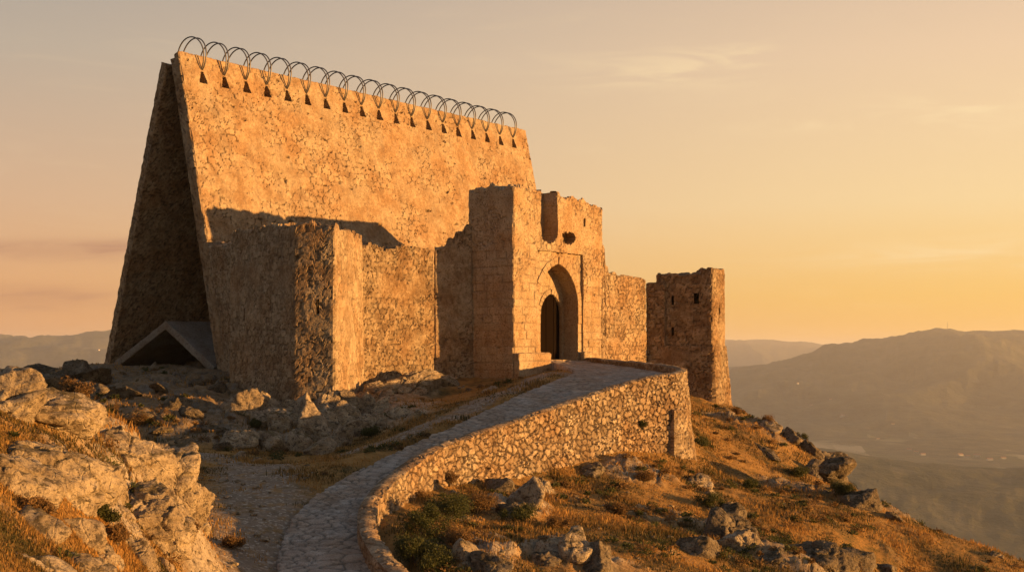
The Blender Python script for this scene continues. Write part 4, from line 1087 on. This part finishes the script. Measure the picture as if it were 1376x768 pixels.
# rocks standing on the ground: picture column, row of their middle, radii, sink, label
GR = [
 # under the angular tower
 (330, 548, (.65, .6, .5), "dark rock under the left corner of the angular tower"), (352, 560, (.75, .6, .7), "tall grey rock leaning on the angular tower's shaded face"),
 (378, 572, (.6, .6, .75), "grey upright rock below the angular tower's dark side"), (405, 562, (.55, .5, .85), "big half sunlit rock under the tower's front edge"),
 (424, 578, (.5, .5, .7), "golden faced rock below the tower's mottled front"), (447, 568, (.5, .45, .75), "wedge rock with one bright side under the tower's sunny corner"),
 (468, 560, (.55, .5, .6), "cracked rock at the foot of the tower's sunlit side"), (490, 548, (.55, .5, .5), "brown rock between the tower and the overhanging ledge"),
 (398, 600, (.5, .45, .38), "rounded grey rock at the bottom of the pile, below the front edge"), (365, 598, (.55, .5, .4), "dark rock at the lower left of the pile under the tower"),
 (430, 604, (.42, .4, .33), "small grey rock at the lower edge of the pile by the footpath"), (458, 592, (.5, .4, .38), "angular rock low in the pile, right of its middle"),
 (482, 578, (.45, .4, .36), "sloping rock on the pile's right shoulder"), (510, 566, (.5, .4, .34), "ribbed grey rock beyond the pile's right shoulder"),
 (535, 556, (.4, .4, .26), "low rock in the grass right of the pile"), (325, 590, (.7, .5, .34), "broad low rock left of the pile, in shadow"),
 (297, 600, (.55, .45, .30), "rock with a sun spot left of the tower pile"), (322, 612, (.26, .22, .2), "small stone beside the footpath, left end of the pile"),
 (342, 616, (.22, .2, .16), "second small stone beside the footpath, below the pile"), (284, 575, (.6, .5, .3), "flat shaded rock on the slope left of the tower"),
 # dark knoll before the leaning hall
 (72, 512, (1.0, .8, .55), "dark humped rock on the far left crest of the knoll"), (105, 500, (1.1, .9, .5), "dark crest rock left of the leaning hall's foot"),
 (128, 508, (.8, .7, .28), "low dark rock just below the rear slab's foot"), (128, 524, (.9, .7, .36), "dark ledge rock below the knoll's crest"),
 (90, 530, (.8, .7, .4), "lumpy dark rock on the knoll's left shoulder"), (165, 528, (.8, .6, .2), "flat grey rock in front of the folded grey panel"),
 (215, 520, (.6, .4, .18), "low rock at the mouth of the leaning hall"), (262, 512, (.6, .5, .26), "pale topped rock before the folded panel's right foot"),
 (292, 520, (.5, .4, .3), "dark rock between the front slab's foot and the tower"), (235, 540, (.8, .6, .32), "broad shaded rock midway down the knoll"),
 (262, 556, (.7, .5, .32), "pale ribbed rock midway between knoll and footpath"), (180, 560, (.6, .5, .22), "flat shaded rock in the dark grass of the knoll"),
 (215, 578, (.5, .4, .2), "small shaded slab of rock above the upper footpath"), (248, 590, (.45, .4, .22), "lowest shaded rock of the knoll beside the footpath"),
 # by the curtain wall
 (660, 520, (.4, .22, .14), "small pale stone row start below the gatehouse's left corner"), (676, 520, (.3, .2, .13), "small pale stone against the gatehouse's left corner"),
 (645, 516, (.28, .2, .12), "little stone in the grass under the cross wall"), (630, 520, (.3, .24, .13), "little flat stone left of the cross wall's foot"),
 # slope below the retaining wall
 (672, 655, (.62, .5, .40), "dark rock touching the retaining wall, upper one of the slope group"), (706, 668, (.55, .5, .62), "blocky rock with a lit right edge in the slope group below the wall"),
 (724, 660, (.45, .45, .6), "tall sunlit rock at the right of the slope group below the wall"), (690, 682, (.45, .4, .3), "low shaded rock at the foot of the slope group"),
 (800, 628, (.55, .4, .26), "flat dark rock under the retaining wall's middle"), (772, 666, (.2, .18, .15), "small pale stone alone on the slope, left of a pair"),
 (788, 670, (.22, .2, .16), "small pale stone alone on the slope, right of a pair"), (628, 745, (.5, .45, .4), "warm lit rock at the bottom among green shrubs"),
 (660, 758, (.45, .4, .35), "rough rock at the bottom centre of the slope"), (775, 735, (.45, .5, .65), "ribbed rock with a lit face at the bottom centre right"),
 (800, 755, (.4, .45, .5), "pointed rock right beside the ribbed rock at the bottom"), (735, 748, (.4, .35, .25), "low brown rock in grass at the bottom centre"),
 (938, 650, (.5, .4, .42), "upright pale rock on the slope below the wall's buttress"), (955, 660, (.3, .3, .35), "smaller pale rock leaning on the upright one"),
 (985, 690, (.5, .5, .75), "steep ribbed outcrop rock on the middle slope"), (965, 715, (.5, .5, .7), "ribbed rock lower down the middle slope outcrop"),
 (1000, 725, (.5, .5, .6), "sunlit rock at the right of the middle slope outcrop"), (935, 735, (.4, .45, .5), "slanting rock at the left foot of the middle slope outcrop"),
 (1085, 735, (1.0, .8, .5), "wide dark grey rock at the bottom right of the slope"), (1140, 750, (.9, .7, .45), "long grey rock at the bottom right, beside the wide one"),
 (1040, 745, (.6, .5, .4), "mottled rock left of the wide grey rock at the bottom"), (1190, 762, (.6, .5, .3), "low grey rock farthest right at the bottom of the slope"),
 # crag on the skyline
 (1040, 572, (.55, .5, .35), "small rock on the skyline just right of the far tower's slope"), (1062, 585, (.6, .5, .4), "bushy skyline rock between tower and crag"),
 (1088, 600, (.65, .5, .45), "pale round topped rock at the crag's upper end"), (1112, 618, (.7, .6, .6), "dark rock of the skyline crag, second from its upper end"),
 (1135, 632, (.8, .6, .7), "large dark rock at the middle of the skyline crag"), (1155, 648, (.75, .6, .75), "jutting dark rock at the lower right of the skyline crag"),
 (1162, 672, (.5, .5, .5), "dark block under the jutting skyline rock"), (1118, 645, (.7, .6, .5), "grey rock on the crag's near side"),
 (1090, 630, (.6, .5, .4), "rock on the near side of the crag, in brown grass"), (1200, 692, (.45, .4, .22), "low rock on the skyline right of the crag"),
 (1340, 742, (.35, .3, .22), "small rock on the skyline near the right picture edge"), (1025, 600, (.9, .25, .18), "long dark ledge on the slope right below the far tower"),
]
for i, (px, py, sz, lab) in enumerate(GR):
    g_ = ground(px, py + 4)
    g_[2] -= sz[2] * (.30 if px > 560 else -.02)
    r0 = random.Random(i)
    if i < 16: sz = (sz[0] * 1.3, sz[1] * 1.2, sz[2] * 1.5); g_[2] += .05 * sz[2]
    if 560 < px < 1040 and max(sz) > .35: sz = tuple(v * 1.3 for v in sz)
    if px >= 1040 and py < 685: sz = tuple(v * 1.35 for v in sz)
    rock("rock", g_, tuple(v * 1.12 for v in sz), 300 + i, lab, 5, r0.uniform(0, 6.28), r0.uniform(-.45, .45), r0.uniform(-.4, .4), planes=9 + i % 6, soft=16 + (i * 5) % 9, mat=M_ROCK_SHADED if (px < 300 or (px > 560 and not any(w in lab for w in (' pale', 'lit ', 'small')))) else None)  # knoll and unlit slope rocks take the copy with shade in its colour
for k, (px, py, Y, sz, lab) in enumerate([(388, 560, 49.6, (.7, .5, .8), "sharp bedrock fin against the tower's front edge, above the lit pyramid rock"), (436, 557, 49.3, (.7, .5, .75), "bedrock tooth in front of the tower's mottled face, right half"), (474, 553, 50.4, (.8, .6, .7), "rugged bedrock under the tower's bright side, joining the ledge"), (515, 545, 52.4, (.8, .6, .6), "bedrock step between the tower's right foot and the big ledge"), (347, 562, 50.4, (.8, .6, .7), "bedrock block against the tower's shaded face, left half"),
        (362, 582, 48.6, (.9, .8, .8), "massive dark crag under the tower's shaded face, lowest on the left"), (412, 580, 48.2, (.8, .8, 1.0), "steep craggy bedrock fin below the tower's mottled front"),
        (455, 578, 48.8, (.9, .7, .85), "jagged bedrock block below the tower's bright side"), (500, 562, 50.5, (1.0, .7, .7), "jagged bedrock stepping down from the tower to the grass"), (325, 572, 50.5, (.9, .8, .7), "dark bedrock block beside the tower's left corner"),
        (290, 588, 46.0, (1.1, .8, .45), "ribbed shaded bedrock slab left of the tower's rocks"), (95, 512, 58.0, (2.2, 1.2, .75), "long dark bedrock ridge forming the knoll's left shoulder"), (180, 532, 54.0, (1.7, 1.1, .4), "broad dark bedrock shelf in front of the leaning hall"),
        (240, 560, 50.0, (1.5, 1.0, .5), "dark bedrock shelf halfway down the knoll's shaded slope"), (985, 716, 39.0, (1.1, 1.2, 1.1), "tall ribbed bedrock rib in the middle of the right slope"), (1120, 628, 50.5, (.95, .8, .42), "main dark bedrock mass of the skyline crag"), (1100, 748, 37.0, (1.6, 1.3, .6), "broad grey bedrock hump at the bottom of the right slope")]):
    rock("bedrock", PX(px, py, Y) - UP * sz[2] * (.25 if k > 9 else -.18), sz, 845 + k - 5, lab, 6, .4 + k - 5, .2, .25, planes=9, soft=20, crack=.12, mat=M_ROCK_SHADED if (px > 900 or px < 300) else None)  # knoll, crag and right slope bedrock take the shade-darkened copy
# overhanging ledge under the curtain wall
rock("rock_ledge", PX(550, 523, 55.4), (2.0, 1.0, .95), 77, "big brown overhanging ledge carrying the sunlit curtain wall", 6, .75, .1, .05, planes=10, soft=16, crack=.16)
rock("rock_ledge", PX(596, 512, 57.6), (.95, .6, .50), 79, "sloping brown ledge running down to the grass below the cross wall", 5, .4, .0, .25, planes=14, soft=12, crack=.09)
rock("rock_ledge", PX(505, 528, 53.6), (.7, .6, .75), 81, "knobbly lit ledge at the tower's right foot", 5, .4, .0, .25, planes=14, soft=12, crack=.09)
# little stones in the footpath and the turf: shared shapes
LS = []
for k in range(5):
    V, F = rock_verts(900 + k, 3, (.11, .09, .06)); me = mk("loose_stone", V, F, M_ROCK, None, None, True); LS.append(me)
rs = random.Random(4); AREAS = [("path", 250, 420, 615, 650, 34, "small loose stone lying on the dirt path beside the cobbled ramp"), ("grass", 560, 690, 515, 560, 14, "small loose stone in the grass below the cross wall"),
    ("slope", 600, 1000, 660, 760, 40, "small loose stone on the dry slope under the retaining wall"), ("low", 300, 375, 650, 765, 22, "small loose stone on the lower dirt path near the picture's bottom")]
first = 0
for a, x0, x1, y0, y1, n, lab in AREAS:
    for i in range(n):
        g_ = ground(rs.uniform(x0, x1), rs.uniform(y0, y1)); s_ = rs.uniform(.5, 1.5)
        if first < 5: o = LS[first]; first += 1
        else: o = LS[rs.randrange(5)].copy(); COL.objects.link(o)
        o.location = (g_[0], g_[1], g_[2] + .01); o.scale = (s_, s_, s_ * rs.uniform(.7, 1.1)); o.rotation_euler = (0, 0, rs.uniform(0, 6))
        tag(o, lab, "stone", "loose stones: " + a)
print("rocks", round(time.time() - T0, 1))

# ------------------------------------------------------------------ shrubs
def shrub_meshes(seed, R0, H0, n, leaf, mat, stems=14):
    rs = np.random.RandomState(seed)
    nb = 9; bc = rs.randn(nb, 3) * [R0 * .42, R0 * .42, H0 * .16] + [0, 0, H0 * .5]; br = rs.uniform(.26, .5, nb) * R0
    k = rs.randint(0, nb, n); d = rs.randn(n, 3); d /= np.linalg.norm(d, axis=1)[:, None]
    c_ = bc[k] + d * (br[k] * rs.uniform(.35, 1.35, n) ** 1.3)[:, None]; c_[:, 2] = np.abs(c_[:, 2])
    a = rs.randn(n, 3); a[:, 2] += .5; a /= np.linalg.norm(a, axis=1)[:, None]; b = np.cross(a, rs.randn(n, 3)); b /= np.linalg.norm(b, axis=1)[:, None]
    l = leaf * rs.uniform(.6, 1.4, n)[:, None]
    V = np.stack([c_ - a * l, c_ + b * l * .35, c_ + a * l, c_ - b * l * .35], 1).reshape(-1, 3)
    F = np.arange(n * 4).reshape(-1, 4)
    tone = np.repeat(np.clip(rs.rand(n) * .8 + .2 * (c_[:, 2] / H0), 0, 1), 4)
    fo = (V, F, tone)
    SV = []; SF = []; b0 = 0
    for i in range(stems):
        e_ = bc[i % nb] + rs.randn(3) * R0 * .22; t = np.linspace(0, 1, 5)[:, None]
        pts = V3(rs.uniform(-.05, .05), rs.uniform(-.05, .05), -.1) * (1 - t) + e_ * t + np.array([0, 0, .12 * H0]) * np.sin(t * 3.1)
        v, f = tube(pts, np.linspace(.016, .005, 5), 4, False); SV.append(v); SF.append(np.array(f) + b0); b0 += len(v)
    return fo, (np.concatenate(SV), np.concatenate(SF))
def shrub(px, py, R0, H0, lab, dry=False, seed=0, dens=1., pos=None):
    g_ = ground(px, py) if pos is None else pos
    fo, st = shrub_meshes(seed, R0, H0, int(4200 * dens), .022 + .014 * R0, None)
    r_ = empty("shrub", tuple(g_)); tag(r_, lab, "shrub")
    mk("foliage", fo[0], fo[1], M_HEATH if dry else M_SHRUB, r_, {'tone': fo[2]}); mk("stem", st[0], st[1], M_TWIG, r_)
SH = [
 (575, 720, .75, .8, "green shrub against the foot of the retaining wall's bend", 0), (600, 700, .8, .7, "wide green shrub along the retaining wall's foot", 0), (560, 757, .7, .7, "dark green shrub at the bottom below the wall's bend", 0),
 (640, 690, .6, .6, "rusty brown shrub left of the rock group under the wall", 1), (612, 735, .55, .5, "rusty brown shrub between the green shrubs and the lit rock", 1), (590, 765, .6, .5, "green shrub at the very bottom beside the parapet", 0),
 (705, 700, .55, .45, "low dark shrub right under the slope's rock group", 0), (750, 712, .5, .4, "low dry shrub on the lower slope, centre", 1), (830, 690, .45, .35, "low brown shrub on the slope under the wall's middle", 1),
 (955, 682, .5, .6, "dark green shrub between the pale upright rocks and the ribbed outcrop", 0), (1075, 640, .6, .5, "olive shrub beside the crag's near side", 0), (1138, 665, .6, .45, "golden green shrub on the skyline crag", 0),
 (1068, 592, .5, .45, "dark shrub on the skyline above the crag", 0), (1030, 570, .5, .35, "dry shrub on the skyline near the far tower", 1), (1262, 708, .75, .42, "dark shrub on the skyline, left of two", 0), (1300, 722, .6, .42, "brown shrub on the skyline, right of two", 1),
 (990, 556, .45, .3, "low shrub at the far tower's foot", 1), (945, 598, .6, .3, "dark low shrub behind the buttress", 0), (1010, 655, .5, .35, "green shrub midway down the right slope", 0), (870, 648, .4, .3, "small dry shrub below the buttress's left side", 1),
 (140, 700, .30, .30, "dark green tussock in the hollow of the left outcrop", 0), (105, 665, .26, .24, "small dry shrub between the left boulders", 1), (155, 730, .28, .26, "dry rounded shrub low in the outcrop's hollow", 1), (45, 690, .25, .2, "dry tussock under the large rounded boulder", 1),
 (190, 570, .5, .5, "ochre shrub in the shade between knoll and footpath", 1), (100, 548, .4, .55, "thin rusty shrub behind the outcrop's crest", 1), (150, 556, .35, .45, "thin dry shrub standing behind the tall pale boulder", 1), (345, 575, .35, .3, "dark shrub between rocks under the tower", 0),
 (500, 585, .45, .3, "low dark shrub at the lower edge of the tower's rocks", 0), (255, 640, .45, .3, "sunlit dry shrub right of the outcrop by the path", 1), (250, 720, .3, .3, "dry shrub at the outcrop's right foot", 1), (310, 735, .28, .3, "yellow tuft shrub beside the lower footpath", 1)]
for i, (px, py, R0, H0, lab, dry) in enumerate(SH):
    shrub(px, py, R0 * .72, H0 * .9, lab, dry, 500 + i, .6 + R0)
# tufts growing out of the retaining wall
def wallpt(px, frac):
    r = (px - 688) / FPX; k = int(np.argmin(np.abs(RR[:420 * 2, 0] / RR[:420 * 2, 1] - r) + (RR[:840, 1] < 33) * 9))
    h = gzb[k] + (RR[k, 2] - gzb[k]) * frac
    return V3(RR[k, 0], RR[k, 1], h) + on[k] * ((RR[k, 2] - h) * .10 + .02)
for i, (px, fr, R0, lab) in enumerate([(848, .52, .30, "dark tuft growing from the retaining wall's upper middle"), (884, .60, .42, "dark green bush growing out of the wall above the buttress"), (858, .50, .22, "small tuft on the retaining wall, right beside the dark one"),
                                   (600, .45, .30, "dry tuft growing from the wall's sunlit bend"), (560, .40, .26, "brown tuft low on the wall's bend")]):
    shrub(0, 0, R0, R0 * 1.3, lab, i in (3, 4), 700 + i, .35, wallpt(px, fr))
print("shrubs", round(time.time() - T0, 1))

# ------------------------------------------------------------------ grass
def grass(name, n, rmin, rmax, a0, a1, hmin, hmax, seed, per=12, tb=.45):
    rs = np.random.RandomState(seed)
    a = R(a0) + (R(a1) - R(a0)) * rs.rand(n); r = rmin * (rmax / rmin) ** (rs.rand(n) ** .8)
    x, y = np.sin(a) * r, np.cos(a) * r
    dens = .5 + .5 * fbm(x / 2.2, y / 2.2, 8.8, 4)
    rkm = rockmask(x, y); pmm = pathmask(x, y)
    D = np.sqrt(((x[:, None] - CEN[None, ::2, 0]) ** 2 + (y[:, None] - CEN[None, ::2, 1]) ** 2)); kk = D.argmin(1); rel = D[np.arange(n), kk] - HW[::2][kk]
    keep = (rs.rand(n) < sstep(.26, .52, dens) * (1 - rkm * .75) * (1 - pmm * .93)) & (rel > .25)
    # keep clear of the masonry
    s1 = (x - Fb[0]) * D2[0] + (y - Fb[1]) * D2[1]; s0 = (x - Fb[0]) * D1[0] + (y - Fb[1]) * D1[1]
    keep &= ~((s1 > -.3) & (s1 < 9.6) & (s0 > -.5) & (s0 < 29))
    keep &= ~((s1 > -14) & (s1 <= 0) & (s0 > -1.) & (x > -12.0) & (y > 51 + np.maximum(0, (x + 6.5) * .95)))
    x, y = x[keep], y[keep]; dens = dens[keep]; m = len(x)
    hh = hmin + (hmax - hmin) * sstep(.4, .8, dens) * rs.uniform(.4, 1, m)
    k = np.repeat(np.arange(m), per); N = len(k)
    rad = .10 + .0022 * np.hypot(x, y)[k]
    bx = x[k] + rs.randn(N) * rad; by = y[k] + rs.randn(N) * rad; bz = height(bx, by)
    h = hh[k] * rs.uniform(.5, 1.2, N); az = rs.rand(N) * 6.283; ln = rs.uniform(.1, .8, N) * h
    w = .0032 + .00030 * by
    dx, dy = np.cos(az), np.sin(az)
    b_ = np.stack([bx, by, bz - .02], 1); side = np.stack([-dy, dx, 0 * dx], 1) * w[:, None]
    mid = b_ + np.stack([dx * ln * .35, dy * ln * .35, h * .62], 1); tip = b_ + np.stack([dx * ln, dy * ln, h], 1)
    V = np.stack([b_ - side, b_ + side, mid - side * .7, mid + side * .7, tip], 1).reshape(-1, 3)
    i0 = np.arange(N) * 5
    F = np.concatenate([np.stack([i0, i0 + 1, i0 + 3], 1), np.stack([i0, i0 + 3, i0 + 2], 1), np.stack([i0 + 2, i0 + 3, i0 + 4], 1)])
    ton = np.clip(tb + 1.9 * fbm(x / 2.1, y / 2.1, 3.9, 4) + rs.randn(m) * .18, 0, 1)[k]
    tone = np.repeat(np.clip(ton + rs.randn(N) * .12, 0, 1), 5)
    o = mk(name, V, F, M_GRASS, None, {'tone': tone}); tag(o, kind='stuff')
    print(name, N)
grass("dry_grass", 46000, 11, 75, -24, 24, .07, .30, 1)
grass("dry_grass", 9000, 9, 27, -24, -12, .06, .20, 2, 16, .26)

# ------------------------------------------------------------------ far away: farmhouses and a mast
def far_ground(px, py): return ground(px, py, 900., 13000.)
def farm_mesh(w, l, h):
    V = [(-w, -l, -3), (w, -l, -3), (w, l, -3), (-w, l, -3), (-w, -l, h), (w, -l, h), (w, l, h), (-w, l, h)]
    return V, [(0, 1, 5, 4), (1, 2, 6, 5), (2, 3, 7, 6), (3, 0, 4, 7)]
FH = [(1132, 559, 9, "lone white farmhouse on the hazy mountainside, brightest speck"), (1116, 537, 6, "tiny farmhouse on the mountain slope above the lone white one"), (1072, 515, 5, "tiny house high on the left flank of the hazy mountain"),
      (1222, 605, 8, "valley house at the left end of the far village"), (1231, 608, 7, "valley house second from the left in the far village"), (1240, 611, 8, "valley house at the right end of the left village cluster"),
      (1290, 612, 9, "first house of the valley hamlet under the mountain"), (1300, 614, 8, "second house of the valley hamlet under the mountain"), (1313, 613, 10, "largest house of the valley hamlet under the mountain"), (1330, 618, 9, "long low house right of the valley hamlet"), (1348, 616, 8, "last pale house of the hamlet toward the picture's right edge"),
      (1180, 590, 6, "small single house in the valley meadows"), (1200, 570, 6, "small single house at the mountain's foot"), (1090, 545, 6, "little house low on the mountain's left flank"), (132, 470, 8, "tiny pale house on the left hazy hill"), (42, 512, 8, "tiny pale house at the foot of the left hazy hill")]
fm0 = None
for i, (px, py, s_, lab) in enumerate(FH):
    g_ = far_ground(px, py)
    if fm0 is None:
        fm0 = empty("farmhouse", tuple(g_)); V, F = farm_mesh(1, .7, .55); V = [(a, b, c_ if c_ > 0 else -.5) for a, b, c_ in V]
        fk = [mk("wall", V, F, M_FARM, fm0), mk("roof", [(-1.1, -.8, .53), (1.1, -.8, .53), (1.1, .8, .53), (-1.1, .8, .53), (-1.1, 0, .95), (1.1, 0, .95)], [(0, 1, 5, 4), (2, 3, 4, 5)], M_FROOF, fm0)]
        r_ = fm0
    else:
        r_ = fm0.copy(); COL.objects.link(r_); r_.location = tuple(g_)
        for ch in fk: q = ch.copy(); COL.objects.link(q); q.parent = r_
    r_.scale = (s_, s_, s_); r_.rotation_euler = (0, 0, random.Random(i).uniform(-.6, .6)); tag(r_, lab, "house", "farmhouses in the hazy valley")
g_ = far_ground(1273, 451.5); x_ = g_[0]
yy_ = np.linspace(5500, 8800, 400); hh_ = height(np.full(400, 1273 - 688) / FPX * yy_, yy_); q = int(np.argmax(hh_ / yy_))
mp_ = V3((1273 - 688) / FPX * yy_[q], yy_[q], hh_[q])
V, F = tube([mp_ - UP * 4, mp_ + UP * 12, mp_ + UP * 24, mp_ + UP * 34], np.array([1.6, 1.2, .9, .6]), 5, False)
o = mk("radio_mast", V, F, M_METAL); tag(o, "thin radio mast on the hazy mountain's skyline", "mast")
print("done", round(time.time() - T0, 1))
# low heath and tussocks on the slope
def heath(n, seed):
    rs = np.random.RandomState(seed)
    a = R(-22) + R(46) * rs.rand(n); r = 15 * (70 / 15) ** rs.rand(n); x, y = np.sin(a) * r, np.cos(a) * r
    D = np.sqrt(((x[:, None] - CEN[None, ::2, 0]) ** 2 + (y[:, None] - CEN[None, ::2, 1]) ** 2)); kk = D.argmin(1); rel = D[np.arange(n), kk] - HW[::2][kk]
    s1 = (x - Fb[0]) * D2[0] + (y - Fb[1]) * D2[1]
    keep = (rs.rand(n) < sstep(.48, .66, .5 + .5 * fbm(x / 2.9, y / 2.9, 15.5, 4))) & (rel > .5) & (pathmask(x, y) < .1) & ~((s1 > -14) & (x > -12) & (y > 51 + np.maximum(0, (x + 6.5) * .95)) & (x < 11.5))
    x, y = x[keep], y[keep]; m = len(x); R0 = rs.uniform(.10, .30, m); per = 90
    z = height(x, y); k = np.repeat(np.arange(m), per); N = len(k)
    d = rs.randn(N, 3); d /= np.linalg.norm(d, axis=1)[:, None]; d[:, 2] = np.abs(d[:, 2]) * .75
    c_ = np.stack([x[k], y[k], z[k]], 1) + d * (R0[k] * rs.uniform(.4, 1.1, N))[:, None]
    a = d + rs.randn(N, 3) * .5; a /= np.linalg.norm(a, axis=1)[:, None]; b = np.cross(a, rs.randn(N, 3)); b /= np.linalg.norm(b, axis=1)[:, None]
    l = (.03 + .0007 * y[k]) * rs.uniform(.6, 1.3, N); l = l[:, None]
    V = np.stack([c_ - a * l, c_ + b * l * .3, c_ + a * l, c_ - b * l * .3], 1).reshape(-1, 3)
    tone = np.repeat(np.clip(rs.rand(m)[k] * .8 + rs.rand(N) * .3, 0, 1), 4)
    sel = (rs.rand(m) < .5)[k]
    for nm, mm, q in (("green_undergrowth", M_SHRUB, sel), ("brown_undergrowth", M_HEATH, ~sel)):
        Q = V.reshape(-1, 4, 3)[q].reshape(-1, 3)
        o = mk(nm, Q, np.arange(len(Q)).reshape(-1, 4), mm, None, {'tone': tone.reshape(-1, 4)[q].ravel()}); tag(o, kind='stuff')
    print("heath", N)
heath(6500, 5)
